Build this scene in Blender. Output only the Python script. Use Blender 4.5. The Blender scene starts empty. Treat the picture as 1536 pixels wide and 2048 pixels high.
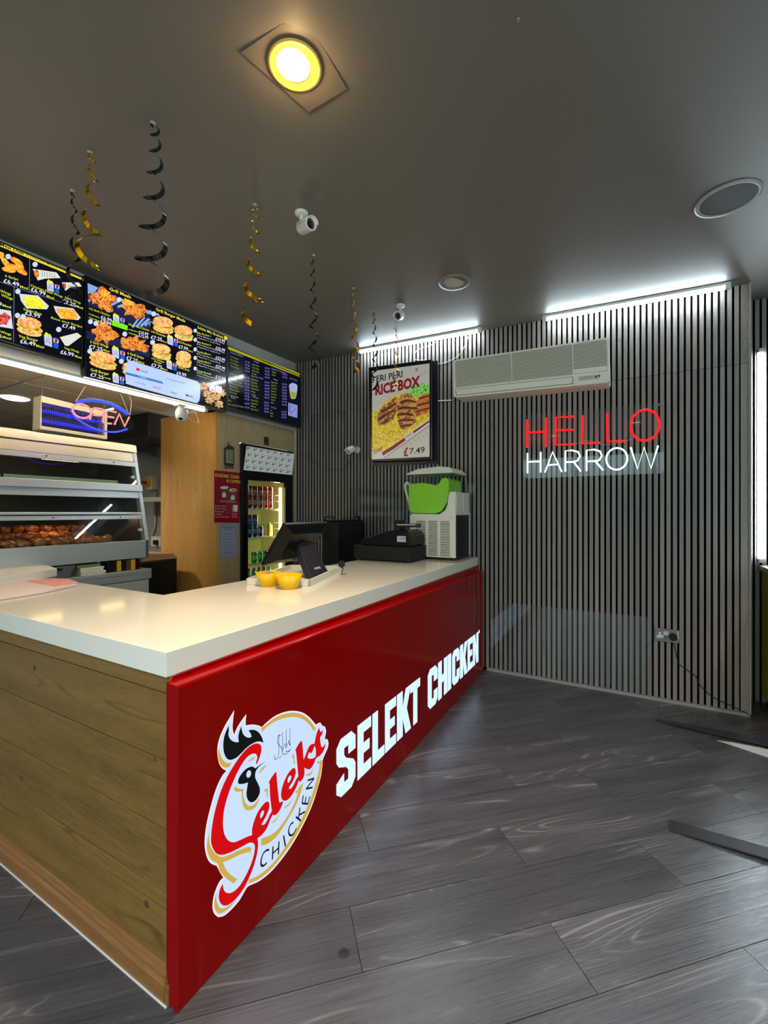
import bpy, bmesh, math, random
from mathutils import Vector, Matrix
from mathutils.geometry import tessellate_polygon
random.seed(7)
C = bpy.context.scene.collection
SC = bpy.context.scene

# ------------------------------------------------------------------ camera, world, exposure
FPX, YAW, H = 873.4, math.radians(-28.97), 1.38
cam = bpy.data.cameras.new('camera'); camo = bpy.data.objects.new('camera', cam); C.objects.link(camo)
camo.location = (0, 0, H); camo.rotation_euler = (math.radians(90), 0, -YAW)
cam.sensor_fit = 'VERTICAL'; cam.sensor_height = 36.0; cam.lens = 36.0 * FPX / 2048; cam.clip_start = .02
SC.camera = camo
SC.view_settings.view_transform = 'Standard'; SC.view_settings.look = 'None'
SC.view_settings.gamma = 1; SC.view_settings.use_curve_mapping = False
SC.view_settings.exposure = 0.0
SC.cycles.use_denoising = True
SC.cycles.max_bounces = 7; SC.cycles.diffuse_bounces = 4; SC.cycles.glossy_bounces = 4
SC.cycles.transmission_bounces = 6; SC.cycles.transparent_max_bounces = 12
SC.cycles.sample_clamp_indirect = 4.0
SC.cycles.caustics_reflective = False; SC.cycles.caustics_refractive = False
W = bpy.data.worlds.new('world'); SC.world = W; W.use_nodes = True
bg = W.node_tree.nodes['Background']; bg.inputs[0].default_value = (.72, .86, 1, 1); bg.inputs[1].default_value = 4.2

# the daylight of the shopfront comes in through its opening (portal for the sky)
def lamp(name, typ, loc, rot, energy, color, **kw):
    d = bpy.data.lights.new(name, typ); d.energy = energy; d.color = color
    for k, v in kw.items(): setattr(d, k, v)
    o = bpy.data.objects.new(name, d); o.location = loc; o.rotation_euler = rot; C.objects.link(o); return o
po = lamp('shopfront_portal', 'AREA', (-.2, -2.92, 1.5), (math.radians(90), 0, 0), 1, (1, 1, 1), shape='RECTANGLE', size=4.4, size_y=2.3)
po.data.cycles.is_portal = True
pq = lamp('side_window_portal', 'AREA', (2.72, .5, 1.75), (0, math.radians(90), 0), 1, (1, 1, 1), shape='RECTANGLE', size=1.5, size_y=3.8)
pq.data.cycles.is_portal = True

# ------------------------------------------------------------------ projection helpers (metres on real planes)
RT = Vector((math.cos(YAW), -math.sin(YAW), 0)); FW = Vector((math.sin(YAW), math.cos(YAW), 0)); CP = Vector((0, 0, H))
def ray(x, y): return (x - 768) / FPX * RT - Vector((0, 0, (y - 1024) / FPX)) + FW
def onx(x, y, X): d = ray(x, y); return CP + d * (X / d.x)
def ony(x, y, Y): d = ray(x, y); return CP + d * (Y / d.y)
def onz(x, y, z): d = ray(x, y); return CP + d * ((z - H) / d.z)
def ceil(x, y): return 2.93 - .028 * (x - .64) + .02 * (y - 3.776)
def zm(x0, y0, s): return lambda x, y: (x0 + x / s, y0 + y / s)

# ------------------------------------------------------------------ materials
def lin(c):
    return tuple((v / 255 / 12.92 if v / 255 <= .04045 else ((v / 255 + .055) / 1.055) ** 2.4) for v in c) + (1,)
MATS = {}
def mat(name, col, rough=.5, metal=0, emit=0, spec=.5, coat=0, alpha=1, trans=0, ior=1.45, bump=0, bscale=60, noise=0, nscale=8, col2=None, stretch=(1, 1, 1), ecol=None):
    if name in MATS: return MATS[name]
    m = bpy.data.materials.new(name); m.use_nodes = True; nt = m.node_tree; b = nt.nodes['Principled BSDF']
    b.inputs['Base Color'].default_value = lin(col); b.inputs['Roughness'].default_value = rough
    b.inputs['Metallic'].default_value = metal; b.inputs['Specular IOR Level'].default_value = spec
    b.inputs['Coat Weight'].default_value = coat; b.inputs['Coat Roughness'].default_value = .05
    b.inputs['Alpha'].default_value = alpha; b.inputs['Transmission Weight'].default_value = trans; b.inputs['IOR'].default_value = ior
    if emit:
        b.inputs['Emission Color'].default_value = lin(ecol or col); b.inputs['Emission Strength'].default_value = emit
        if emit: b.inputs['Base Color'].default_value = tuple(v * .15 for v in lin(col)[:3]) + (1,)
    if col2 or bump:
        tc = nt.nodes.new('ShaderNodeTexCoord'); mp = nt.nodes.new('ShaderNodeMapping'); mp.inputs['Scale'].default_value = stretch
        nt.links.new(tc.outputs['Object'], mp.inputs[0])
    if col2:
        n = nt.nodes.new('ShaderNodeTexNoise'); n.inputs['Scale'].default_value = nscale; n.inputs['Detail'].default_value = 6
        nt.links.new(mp.outputs[0], n.inputs['Vector'])
        r = nt.nodes.new('ShaderNodeValToRGB'); r.color_ramp.elements[0].position = .35; r.color_ramp.elements[1].position = .65
        r.color_ramp.elements[0].color = lin(col); r.color_ramp.elements[1].color = lin(col2)
        nt.links.new(n.outputs[0], r.inputs[0]); nt.links.new(r.outputs[0], b.inputs['Base Color'])
        if emit: nt.links.new(r.outputs[0], b.inputs['Emission Color'])
    if bump:
        n2 = nt.nodes.new('ShaderNodeTexNoise'); n2.inputs['Scale'].default_value = bscale; n2.inputs['Detail'].default_value = 4
        nt.links.new(mp.outputs[0], n2.inputs['Vector'])
        bp = nt.nodes.new('ShaderNodeBump'); bp.inputs['Strength'].default_value = bump; bp.inputs['Distance'].default_value = .01
        nt.links.new(n2.outputs[0], bp.inputs['Height']); nt.links.new(bp.outputs[0], b.inputs['Normal'])
    MATS[name] = m; return m

def wood(name, c1, c2, c3, rough=.5, along='Z', scale=1.0, dist=3, bump=.15, band=9, rnd=True, vmax=.8, vlo=.12, spec=.5, st=.12, n2s=90, mixf=.45, wvs=4.5, lw=.12, n2a=1):
    """Wood with long grain along one object axis; every object is offset by its own random number."""
    m = bpy.data.materials.new(name); m.use_nodes = True; nt = m.node_tree; b = nt.nodes['Principled BSDF']; N = nt.nodes.new; L = nt.links.new; b.inputs['Specular IOR Level'].default_value = spec
    tc = N('ShaderNodeTexCoord'); oi = N('ShaderNodeObjectInfo'); ad = N('ShaderNodeVectorMath'); ad.operation = 'ADD'
    cm = N('ShaderNodeVectorMath'); cm.operation = 'SCALE'; cm.inputs[0].default_value = (37, 53, 71)
    L(oi.outputs['Random'], cm.inputs['Scale']); L(tc.outputs['Object'], ad.inputs[0])
    if rnd: L(cm.outputs[0], ad.inputs[1])
    mp = N('ShaderNodeMapping'); s = {'X': (st, 1, 1), 'Y': (1, st, 1), 'Z': (1, 1, st)}[along]
    mp.inputs['Scale'].default_value = tuple(v * scale for v in s); L(ad.outputs[0], mp.inputs[0])
    n1 = N('ShaderNodeTexNoise'); n1.inputs['Scale'].default_value = 7; n1.inputs['Detail'].default_value = 5; n1.inputs['Distortion'].default_value = .6
    n2 = N('ShaderNodeTexNoise'); n2.inputs['Scale'].default_value = n2s; n2.inputs['Detail'].default_value = 5
    wv = N('ShaderNodeTexNoise'); wv.inputs['Scale'].default_value = wvs; wv.inputs['Detail'].default_value = 1.5; wv.inputs['Distortion'].default_value = .35
    for n in (n1, wv): L(mp.outputs[0], n.inputs['Vector'])
    mp2 = N('ShaderNodeMapping'); mp2.inputs['Scale'].default_value = tuple(v * scale * (n2a if v != 1 else 1) for v in s); L(ad.outputs[0], mp2.inputs[0]); L(mp2.outputs[0], n2.inputs['Vector'])
    # contour rings of a smooth field give cathedral grain
    mu = N('ShaderNodeMath'); mu.operation = 'MULTIPLY'; mu.inputs[1].default_value = band; L(wv.outputs[0], mu.inputs[0])
    fr = N('ShaderNodeMath'); fr.operation = 'PINGPONG'; fr.inputs[1].default_value = .5; L(mu.outputs[0], fr.inputs[0])
    r0 = N('ShaderNodeValToRGB'); r0.color_ramp.elements[0].position = .0; r0.color_ramp.elements[1].position = lw
    r0.color_ramp.elements[0].color = (1, 1, 1, 1); r0.color_ramp.elements[1].color = (0, 0, 0, 1); L(fr.outputs[0], r0.inputs[0])
    r1 = N('ShaderNodeValToRGB'); r1.color_ramp.elements[0].position = .3; r1.color_ramp.elements[1].position = .72
    r1.color_ramp.elements[0].color = lin(c1); r1.color_ramp.elements[1].color = lin(c2)
    mx0 = N('ShaderNodeMix'); mx0.inputs[0].default_value = mixf; L(n1.outputs[0], mx0.inputs[2]); L(n2.outputs[0], mx0.inputs[3]); L(mx0.outputs[0], r1.inputs[0])
    mk = N('ShaderNodeMath'); mk.operation = 'MULTIPLY'; L(r0.outputs[0], mk.inputs[0])
    g = N('ShaderNodeMath'); g.operation = 'GREATER_THAN'; g.inputs[1].default_value = .0
    gr = N('ShaderNodeMapRange'); gr.inputs[1].default_value = .52; gr.inputs[2].default_value = .66; L(n1.outputs[0], gr.inputs[0]); gr.inputs[3].default_value = vlo; gr.inputs[4].default_value = vmax
    L(gr.outputs[0], mk.inputs[1])
    mx = N('ShaderNodeMix'); mx.data_type = 'RGBA'; L(mk.outputs[0], mx.inputs[0]); L(r1.outputs[0], mx.inputs[6]); mx.inputs[7].default_value = lin(c3)
    hs = N('ShaderNodeHueSaturation'); mr = N('ShaderNodeMapRange'); mr.inputs[3].default_value = .84; mr.inputs[4].default_value = 1.14
    L(oi.outputs['Random'], mr.inputs[0]); L(mr.outputs[0], hs.inputs['Value']); L(mx.outputs[2], hs.inputs['Color'])
    L((hs if rnd else mx).outputs[0 if rnd else 2], b.inputs['Base Color']); b.inputs['Roughness'].default_value = rough
    rr = N('ShaderNodeMapRange'); rr.inputs[3].default_value = rough - .08; rr.inputs[4].default_value = rough + .12; L(n2.outputs[0], rr.inputs[0]); L(rr.outputs[0], b.inputs['Roughness'])
    bp = N('ShaderNodeBump'); bp.inputs['Strength'].default_value = bump; bp.inputs['Distance'].default_value = .004; L(mx0.outputs[0], bp.inputs['Height']); L(bp.outputs[0], b.inputs['Normal'])
    MATS[name] = m; return m

def rings(name, c1, c2, emit=1.0, scale=40, kind='VORONOI'):
    """Printed or lit picture texture of food: irregular light and dark bits."""
    m = bpy.data.materials.new(name); m.use_nodes = True; nt = m.node_tree; b = nt.nodes['Principled BSDF']; N = nt.nodes.new; L = nt.links.new
    tc = N('ShaderNodeTexCoord'); n = N('ShaderNodeTexNoise'); n.inputs['Scale'].default_value = scale; n.inputs['Detail'].default_value = 3; n.inputs['Distortion'].default_value = 1.2
    L(tc.outputs['Object'], n.inputs['Vector']); r = N('ShaderNodeValToRGB'); e = r.color_ramp.elements
    e[0].position = .40; e[1].position = .56; e[0].color = lin(c1); e[1].color = lin(c2); L(n.outputs[0], r.inputs[0])
    L(r.outputs[0], b.inputs['Base Color']); b.inputs['Roughness'].default_value = .3
    if emit: L(r.outputs[0], b.inputs['Emission Color']); b.inputs['Emission Strength'].default_value = emit
    MATS[name] = m; return m

def lit(name, col, e=1.0): return mat('lit_' + name, col, rough=.2, emit=e)

black = mat('black_plastic', (16, 16, 18), .35); blackm = mat('black_matt', (10, 10, 11), .7)
white = mat('white_plastic', (225, 223, 216), .4); cream = mat('cream_plastic', (232, 226, 208), .4)
steel = mat('brushed_steel', (200, 196, 188), .32, metal=.7, bump=.05, bscale=14, stretch=(60, .4, 60))
steel_dull = mat('dull_steel', (128, 128, 126), .4, metal=1)
chrome = mat('chrome', (220, 220, 220), .12, metal=1)
def clear(name, tint=(255, 255, 255), fac=.06, rough=.02, edge=0):
    m = bpy.data.materials.new(name); m.use_nodes = True; nt = m.node_tree; nt.nodes.clear(); N = nt.nodes.new; L = nt.links.new
    t = N('ShaderNodeBsdfTransparent'); t.inputs[0].default_value = lin(tint); g = N('ShaderNodeBsdfGlossy'); g.inputs['Roughness'].default_value = rough
    f = N('ShaderNodeFresnel'); f.inputs[0].default_value = 1.45; a = N('ShaderNodeMath'); a.operation = 'ADD'; a.inputs[1].default_value = fac - .04; a.use_clamp = True
    L(f.outputs[0], a.inputs[0]); ge = N('ShaderNodeNewGeometry'); iv = N('ShaderNodeMath'); iv.operation = 'SUBTRACT'; iv.inputs[0].default_value = 1; L(ge.outputs['Backfacing'], iv.inputs[1]); ml = N('ShaderNodeMath'); ml.operation = 'MULTIPLY'; L(a.outputs[0], ml.inputs[0]); L(iv.outputs[0], ml.inputs[1]); a = ml; mx = N('ShaderNodeMixShader'); L(a.outputs[0], mx.inputs[0]); L(t.outputs[0], mx.inputs[1]); L(g.outputs[0], mx.inputs[2])
    o = N('ShaderNodeOutputMaterial'); L(mx.outputs[0], o.inputs[0]); MATS[name] = m; return m
acrylic = clear('clear_acrylic', (250, 252, 252), .05); glass = clear('clear_glass', (235, 245, 240), .06)

# ------------------------------------------------------------------ mesh builder
class B:
    def __init__(s): s.v = []; s.f = []; s.mi = []; s.mats = []; s.sm = []
    def mt(s, m):
        if m is None: return 0
        if m not in s.mats: s.mats.append(m)
        return s.mats.index(m)
    def add(s, vs, fs, m=None, smooth=False):
        o = len(s.v); s.v += [tuple(v) for v in vs]; k = s.mt(m)
        for f in fs: s.f.append([o + i for i in f]); s.mi.append(k); s.sm.append(smooth)
        return s
    def box(s, x0, x1, y0, y1, z0, z1, m=None):
        vs = [(x, y, z) for x in (x0, x1) for y in (y0, y1) for z in (z0, z1)]
        return s.add(vs, [(0, 1, 3, 2), (4, 6, 7, 5), (0, 4, 5, 1), (2, 3, 7, 6), (0, 2, 6, 4), (1, 5, 7, 3)], m)
    def hexa(s, q0, q1, m=None):
        """two quads (lists of 4 points) joined"""
        return s.add(list(q0) + list(q1), [(3, 2, 1, 0), (4, 5, 6, 7), (0, 1, 5, 4), (1, 2, 6, 5), (2, 3, 7, 6), (3, 0, 4, 7)], m)
    def cyl(s, p0, p1, r, n=20, r2=None, m=None, cap=True, smooth=True):
        p0, p1 = Vector(p0), Vector(p1); r2 = r if r2 is None else r2; d = (p1 - p0).normalized()
        a = d.orthogonal().normalized(); b = d.cross(a)
        vs = [p0 + r * (math.cos(2 * math.pi * i / n) * a + math.sin(2 * math.pi * i / n) * b) for i in range(n)]
        vs += [p1 + r2 * (math.cos(2 * math.pi * i / n) * a + math.sin(2 * math.pi * i / n) * b) for i in range(n)]
        s.add(vs, [(i, (i + 1) % n, n + (i + 1) % n, n + i) for i in range(n)], m, smooth)
        if cap: s.add(vs[:n], [tuple(range(n))[::-1]], m); s.add(vs[n:], [tuple(range(n))], m)
        return s
    def tube(s, pts, r, n=8, m=None, closed=False):
        P = [Vector(p) for p in pts]; K = len(P); rings_ = []; prev = None
        for i, p in enumerate(P):
            if closed: d = (P[(i + 1) % K] - P[i - 1])
            else: d = P[min(i + 1, K - 1)] - P[max(i - 1, 0)]
            if d.length < 1e-9: d = Vector((0, 0, 1))
            d.normalize(); a = d.orthogonal() if prev is None else (prev - prev.dot(d) * d)
            if a.length < 1e-6: a = d.orthogonal()
            a.normalize(); prev = a; b = d.cross(a)
            rings_.append([p + r * (math.cos(2 * math.pi * j / n) * a + math.sin(2 * math.pi * j / n) * b) for j in range(n)])
        vs = [v for q in rings_ for v in q]; fs = []
        for i in range(K if closed else K - 1):
            k = (i + 1) % K
            for j in range(n): fs.append((i * n + j, i * n + (j + 1) % n, k * n + (j + 1) % n, k * n + j))
        s.add(vs, fs, m, True)
        if not closed: s.add(rings_[0], [tuple(range(n))[::-1]], m); s.add(rings_[-1], [tuple(range(n))], m)
        return s
    def lathe(s, prof, c=(0, 0, 0), n=28, m=None, axis=None):
        vs = []; c = Vector(c); R = Matrix.Identity(3) if axis is None else Vector((0, 0, 1)).rotation_difference(Vector(axis)).to_matrix()
        for r, z in prof:
            for i in range(n): vs.append(c + R @ Vector((r * math.cos(2 * math.pi * i / n), r * math.sin(2 * math.pi * i / n), z)))
        fs = [(k * n + i, k * n + (i + 1) % n, (k + 1) * n + (i + 1) % n, (k + 1) * n + i) for k in range(len(prof) - 1) for i in range(n)]
        return s.add(vs, fs, m, True)
    def prism(s, poly, off, m=None, cap0=True):
        """poly: list of 3D points (planar), extruded by vector off"""
        P = [Vector(p) for p in poly]; off = Vector(off); n = len(P)
        t = tessellate_polygon([P]); vs = P + [p + off for p in P]
        fs = [tuple(x) for x in t] + [tuple(i + n for i in x)[::-1] for x in t] + [(i, i + n, (i + 1) % n + n, (i + 1) % n) for i in range(n)]
        return s.add(vs, fs, m)
    def flat(s, poly, m=None):
        P = [Vector(p) for p in poly]; return s.add(P, [tuple(x) for x in tessellate_polygon([P])], m)
    def mesh(s, name, m=None):
        me = bpy.data.meshes.new(name); me.from_pydata(s.v, [], s.f)
        for x in (s.mats or ([m] if m else [])): me.materials.append(x)
        if s.mats: me.polygons.foreach_set('material_index', s.mi)
        me.polygons.foreach_set('use_smooth', s.sm); me.update()
        b = bmesh.new(); b.from_mesh(me); bmesh.ops.recalc_face_normals(b, faces=b.faces); b.to_mesh(me); b.free()
        return me
    def obj(s, name, m=None, parent=None, bevel=0, seg=2, label=None):
        me = s.mesh(name, m)
        o = bpy.data.objects.new(name, me); C.objects.link(o)
        if parent is not None:
            o.parent = parent; o.matrix_parent_inverse = Matrix.Translation(-parent.location) if parent.type == 'EMPTY' else Matrix.Identity(4)
        if bevel:
            md = o.modifiers.new('bevel', 'BEVEL'); md.width = bevel; md.segments = seg; md.limit_method = 'ANGLE'; md.angle_limit = math.radians(40)
        if label: o['label'] = label
        return o

def thing(name, label, cat, loc, group=None):
    o = bpy.data.objects.new(name, None); C.objects.link(o); o.location = loc; o.empty_display_size = .05
    o['label'] = label; o['category'] = cat
    if group: o['group'] = group
    return o
def tag(o, label, cat, group=None):
    o['label'] = label; o['category'] = cat
    if group: o['group'] = group
    return o
def struct(o, label=None):
    o['kind'] = 'structure'
    if label: o['label'] = label
    return o

def smooth(pts, k=5, sharp=62, closed=True):
    """Catmull-Rom through 2D points, keeping corners sharper than the given angle."""
    n = len(pts); P = [Vector(p) for p in pts]; cor = []
    for i in range(n):
        a = P[i] - P[i - 1]; b = P[(i + 1) % n] - P[i]
        cor.append(a.length > 1e-9 and b.length > 1e-9 and math.degrees(a.angle(b)) > sharp)
    if not closed: cor[0] = cor[-1] = True
    out = []
    for i in range(n if closed else n - 1):
        p1, p2 = P[i], P[(i + 1) % n]; p0 = P[i - 1] if not cor[i] else 2 * p1 - p2 ; p3 = P[(i + 2) % n] if not cor[(i + 1) % n] else 2 * p2 - p1
        for j in range(k):
            t = j / k
            out.append(.5 * ((2 * p1) + (-p0 + p2) * t + (2 * p0 - 5 * p1 + 4 * p2 - p3) * t * t + (-p0 + 3 * p1 - 3 * p2 + p3) * t ** 3))
    if not closed: out.append(P[-1])
    return [tuple(p) for p in out]
def grow(pts, d):
    n = len(pts); P = [Vector(p[:2]) for p in pts]; A = sum(P[i].x * P[(i + 1) % n].y - P[(i + 1) % n].x * P[i].y for i in range(n)); sg = 1 if A > 0 else -1; out = []
    for i in range(n):
        a = (P[i] - P[i - 1]); b = (P[(i + 1) % n] - P[i])
        if a.length < 1e-9 or b.length < 1e-9: out.append(tuple(P[i])); continue
        a.normalize(); b.normalize(); na = Vector((a.y, -a.x)); nb = Vector((b.y, -b.x)); q = na + nb
        if q.length < 1e-3: q = na
        q.normalize(); s_ = min(1.6, 1 / max(.4, q.dot(na))); out.append(tuple(P[i] + sg * d * s_ * q))
    return out

# text outlines from Blender's own built-in face -> (verts2d, faces, width)
_txt = {}
def glyphs(t, bold=0.0):
    k = (t, bold)
    if k not in _txt:
        cu = bpy.data.curves.new('t', 'FONT'); cu.body = t; cu.size = 1; cu.offset = bold; cu.resolution_u = 2
        o = bpy.data.objects.new('t', cu); me = o.to_mesh(); vs = [(v.co.x, v.co.y) for v in me.vertices]; fs = [tuple(p.vertices) for p in me.polygons]
        o.to_mesh_clear(); bpy.data.objects.remove(o); bpy.data.curves.remove(cu)
        x0 = min((v[0] for v in vs), default=0); x1 = max((v[0] for v in vs), default=1)
        _txt[k] = (vs, fs, x0, x1)
    return _txt[k]

class Print:
    """Flat print (paper, screen) on a plane x = const (facing +x) or y = const (facing -y); layers 0.3 mm apart."""
    def __init__(s, axis, val, conv=None): s.ax = axis; s.val = val; s.b = B(); s.cv = conv or (lambda x, y: (x, y)); s.k = 0
    def p(s, x, y, k=0, raw=False):
        X, Y = s.cv(x, y); off = .0003 * k
        return onx(X, Y, s.val) + Vector((off, 0, 0)) if s.ax == 'x' else ony(X, Y, s.val) - Vector((0, off, 0))
    def poly(s, pts, m, k=1, sm=False, sharp=62):
        if sm: pts = smooth(pts, 4, sharp)
        s.b.flat([s.p(x, y, k) for x, y in pts], m); return s
    def ell(s, cx, cy, rx, ry, m, k=1, n=20, rot=0):
        c, q = math.cos(rot), math.sin(rot)
        return s.poly([(cx + rx * math.cos(t) * c - ry * math.sin(t) * q, cy + rx * math.cos(t) * q + ry * math.sin(t) * c) for t in [2 * math.pi * i / n for i in range(n)]], m, k)
    def line(s, pts, w, m, k=2):
        """stroke of width w (in metres)"""
        P = [s.p(x, y, k) for x, y in pts]; n = Vector((1, 0, 0)) if s.ax == 'x' else Vector((0, -1, 0)); Lf = []; Rt = []
        for i in range(len(P)):
            d = P[min(i + 1, len(P) - 1)] - P[max(i - 1, 0)]
            d.normalize(); q = n.cross(d) * w / 2; Lf.append(P[i] + q); Rt.append(P[i] - q)
        for i in range(len(P) - 1): s.b.add([Lf[i], Lf[i + 1], Rt[i + 1], Rt[i]], [(0, 1, 2, 3)], m)
        return s
    def text(s, t, x0, y0, x1, y1, h, m, k=3, bold=.0, mid=False):
        """text from baseline start (x0,y0) to baseline end (x1,y1), capital height h, all in the conv's pixels"""
        a = s.p(x0, y0, k); e = s.p(x1, y1, k); top = s.p(x0, y0 - h, k); vs, fs, lo, hi = glyphs(t, bold)
        U = (e - a); V = (top - a); w = max(hi - lo, .01)
        s.b.add([a + U * ((x - lo) / w) + V * (y / .72) for x, y in vs], fs, m); return s
    def obj(s, name, parent=None): return s.b.obj(name, None, parent)

# ================================================================== STRUCTURE
XL, YB = -3.22, 3.79      # header wall plane, slat wall backing plane
XR, YF = 2.7, -3.0
m_ceil = mat('ceiling_paint', (117, 110, 104), .47, spec=.45, bump=.04, bscale=3)
m_wallp = mat('wall_paint', (186, 184, 180), .6, bump=.05, bscale=30)
m_felt = mat('black_felt', (5, 5, 6), .95, spec=.1)
m_dark = mat('dark_wall', (92, 88, 84), .6)
b = B(); cs = [(-3.4, YF), (XR + .1, YF), (XR + .1, 4.4), (-3.4, 4.4)]
b.hexa([(x, y, ceil(x, y)) for x, y in cs], [(x, y, ceil(x, y) + .1) for x, y in cs])
struct(b.obj('ceiling', m_ceil))
# floor base + planks
m_floor = wood('floor_plank', (50, 48, 52), (88, 85, 88), (152, 149, 150), rough=.27, along='X', scale=1.5, band=26, bump=.3, vmax=.5, vlo=.0, spec=.8, st=.12, n2s=120, mixf=.42, wvs=3.2, lw=.15, n2a=.15)
fl = struct(B().box(-6.2, XR + .1, YF, 4.4, -.12, -.004).obj('floor', mat('floor_joint', (22, 21, 22), .8)))
AN = 0.757; Lx = Vector((math.cos(AN), math.sin(AN), 0)); Px = Vector((-math.sin(AN), math.cos(AN), 0))
PW, PL, G = .2255, 1.214, .0012
pb = B(); w2, l2 = PW / 2 - G, PL / 2 - G
pb.box(-l2, l2, -w2, w2, -.006, 0); plank_me = pb.mesh('plank', m_floor)
joint = {-2: .95, -1: 1.445, 0: .904, 1: .263, 2: .961, 3: .386, 4: 1.19, 5: .49, 6: .1, 7: .78, 8: .3}
for row in range(-16, 16):
    v = 1.058 + PW * (row + .5); u0 = joint.get(row, random.random() * PL)
    for q in range(-5, 6):
        u = u0 + PL * (q + .5); c = Lx * u + Px * v
        if not (-3.3 < c.x < XR + .3 and YF - .1 < c.y < 4.3): continue
        if c.x < -1.5 and c.y > 1.2 and False: continue
        o = bpy.data.objects.new('plank', plank_me); C.objects.link(o); o.location = c; o.rotation_euler = (0, 0, AN); o.parent = fl
# back wall: black felt backing with separate timber slats
wb = struct(B().box(XL - .1, .74, YB, YB + .12, 0, 3.12).obj('wall_back', m_felt))
m_slat = wood('slat_laminate', (120, 110, 103), (154, 142, 133), (98, 90, 83), rough=.5, along='Z', scale=3.2, band=5, bump=.1)
PIT, SW = .0391, .0252
m_core = mat('slat_core', (12, 11, 11), .85)
def slat_mesh(w, d, nm):
    q = B(); q.add([(-w, -d, 0), (w, -d, 0), (w, -d, 1), (-w, -d, 1)], [(0, 1, 2, 3)], m_slat)
    q.add([(-w, -d, 0), (w, -d, 0), (w, -d, 1), (-w, -d, 1), (-w, 0, 0), (w, 0, 0), (w, 0, 1), (-w, 0, 1)], [(0, 4, 5, 1), (1, 5, 6, 2), (2, 6, 7, 3), (3, 7, 4, 0), (4, 7, 6, 5)], m_core); return q.mesh(nm)
slat_me = slat_mesh(SW / 2, .014, 'slat')
slat_w = slat_mesh(.024, .016, 'slat_end')
def slat(x, y, z0, z1, par, me=slat_me):
    o = bpy.data.objects.new('slat', me); C.objects.link(o); o.location = (x, y, z0); o.scale = (1, 1, z1 - z0); o.parent = par
x = .708; k = 0
while x > XL + .01:
    zt = ceil(x, YB); sp = 2.387 if x > -1.6 else 2.43
    slat(x, YB, .022, sp - .0012, wb, slat_w if k == 0 else slat_me); slat(x, YB, sp + .0012, zt - .004, wb, slat_w if k == 0 else slat_me)
    x -= (.045 if k == 0 else PIT); k += 1
struct(B().box(-1.06, .735, YB - .03, YB, 0, .02).obj('trim_1', mat('grey_trim', (150, 145, 140), .5)))
struct(B().box(.728, .738, YB - .03, YB + .0, .02, ceil(.73, YB) - .003).obj('trim_2', mat('grey_edge', (150, 142, 134), .5)))
# recess beyond the end of the slat wall
YR = 4.12
wr = struct(B().box(.735, XR + .1, YR, YR + .1, 0, 3.1).obj('wall_recess', m_felt))
for i in range(14):
    slat(.80 + PIT * i, YR, .0, ceil(.8, YR) - .004, wr)
struct(B().box(.66, .74, YB + .121, YR + .1, 0, 3.1).obj('wall_return', m_felt))
b = B(); b.box(XR, XR + .1, YF, -1.4, 0, 3.1).box(XR, XR + .1, 2.4, 4.4, 0, 3.1).box(XR, XR + .1, -1.4, 2.4, 0, 1.0).box(XR, XR + .1, -1.4, 2.4, 2.5, 3.1); struct(b.obj('wall_right', mat('right_wall', (150, 142, 130), .6)))
b = B()
for yy in (-1.4, -.15, 1.1, 2.35): b.box(XR + .02, XR + .07, yy, yy + .05, 1.0, 2.5)
w2 = struct(b.obj('window_2', mat('dark_frame', (40, 40, 42), .4)))
for yy in (-1.35, -.10, 1.15): B().box(XR + .042, XR + .048, yy, yy + 1.2, 1.0, 2.5).obj('pane', glass, w2)
b = B(); b.box(-3.4, -2.5, YF - .1, YF, 0, 3.1).box(2.1, XR + .1, YF - .1, YF, 0, 3.1).box(-2.5, 2.1, YF - .1, YF, 0, .3).box(-2.5, 2.1, YF - .1, YF, 2.6, 3.1)
struct(b.obj('wall_front', m_dark))
b = B()
for xx in (-2.5, -1.0, .5, 2.05): b.box(xx, xx + .05, YF - .07, YF - .02, .3, 2.6)
w1 = struct(b.obj('window_1', mat('dark_frame', (40, 40, 42), .4)))
for xx in (-2.45, -.95, .55): B().box(xx, xx + 1.45, YF - .048, YF - .042, .3, 2.6).obj('pane', glass, w1)
# header wall and the wood panelled wall round the fridge
m_oak = wood('warm_lit_oak', (182, 128, 58), (208, 158, 84), (150, 100, 44), rough=.45, along='Z', scale=1.2, band=10, bump=.08, rnd=False)  # jamb oak: glow of the warm tube is mixed into this orange
m_oak2 = wood('pale_oak_panel', (160, 132, 96), (184, 156, 118), (134, 108, 76), rough=.5, along='Z', scale=1.2, band=10, bump=.08, rnd=False)
YJ = 2.695     # jamb of the kitchen opening
b = B(); b.box(XL - .12, XL, YF, YJ, 2.30, 3.1); b.box(XL - .12, XL, YJ, YB, 2.28, 3.1); b.box(XL - .12, XL, YF, .45, 0, 2.30)
wl = struct(b.obj('wall_left', m_wallp))
b = B(); b.box(-4.0, XL + .004, YJ, YJ + .05, 0, 2.30)
struct(b.obj('wall_jamb', m_oak))
b = B(); b.box(XL - .05, XL + .004, YJ + .05, 2.97, 0, 2.28).box(XL - .05, XL + .004, 2.97, 3.70, 2.05, 2.28).box(XL - .05, XL + .004, 3.70, YB, 0, 2.28)
struct(b.obj('wall_panelling', m_oak2))
struct(B().box(XL + .004, XL + .012, YB - .03, YB - .016, .98, 2.28).obj('trim_3', mat('cream_trim', (214, 196, 160), .5)))
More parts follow.
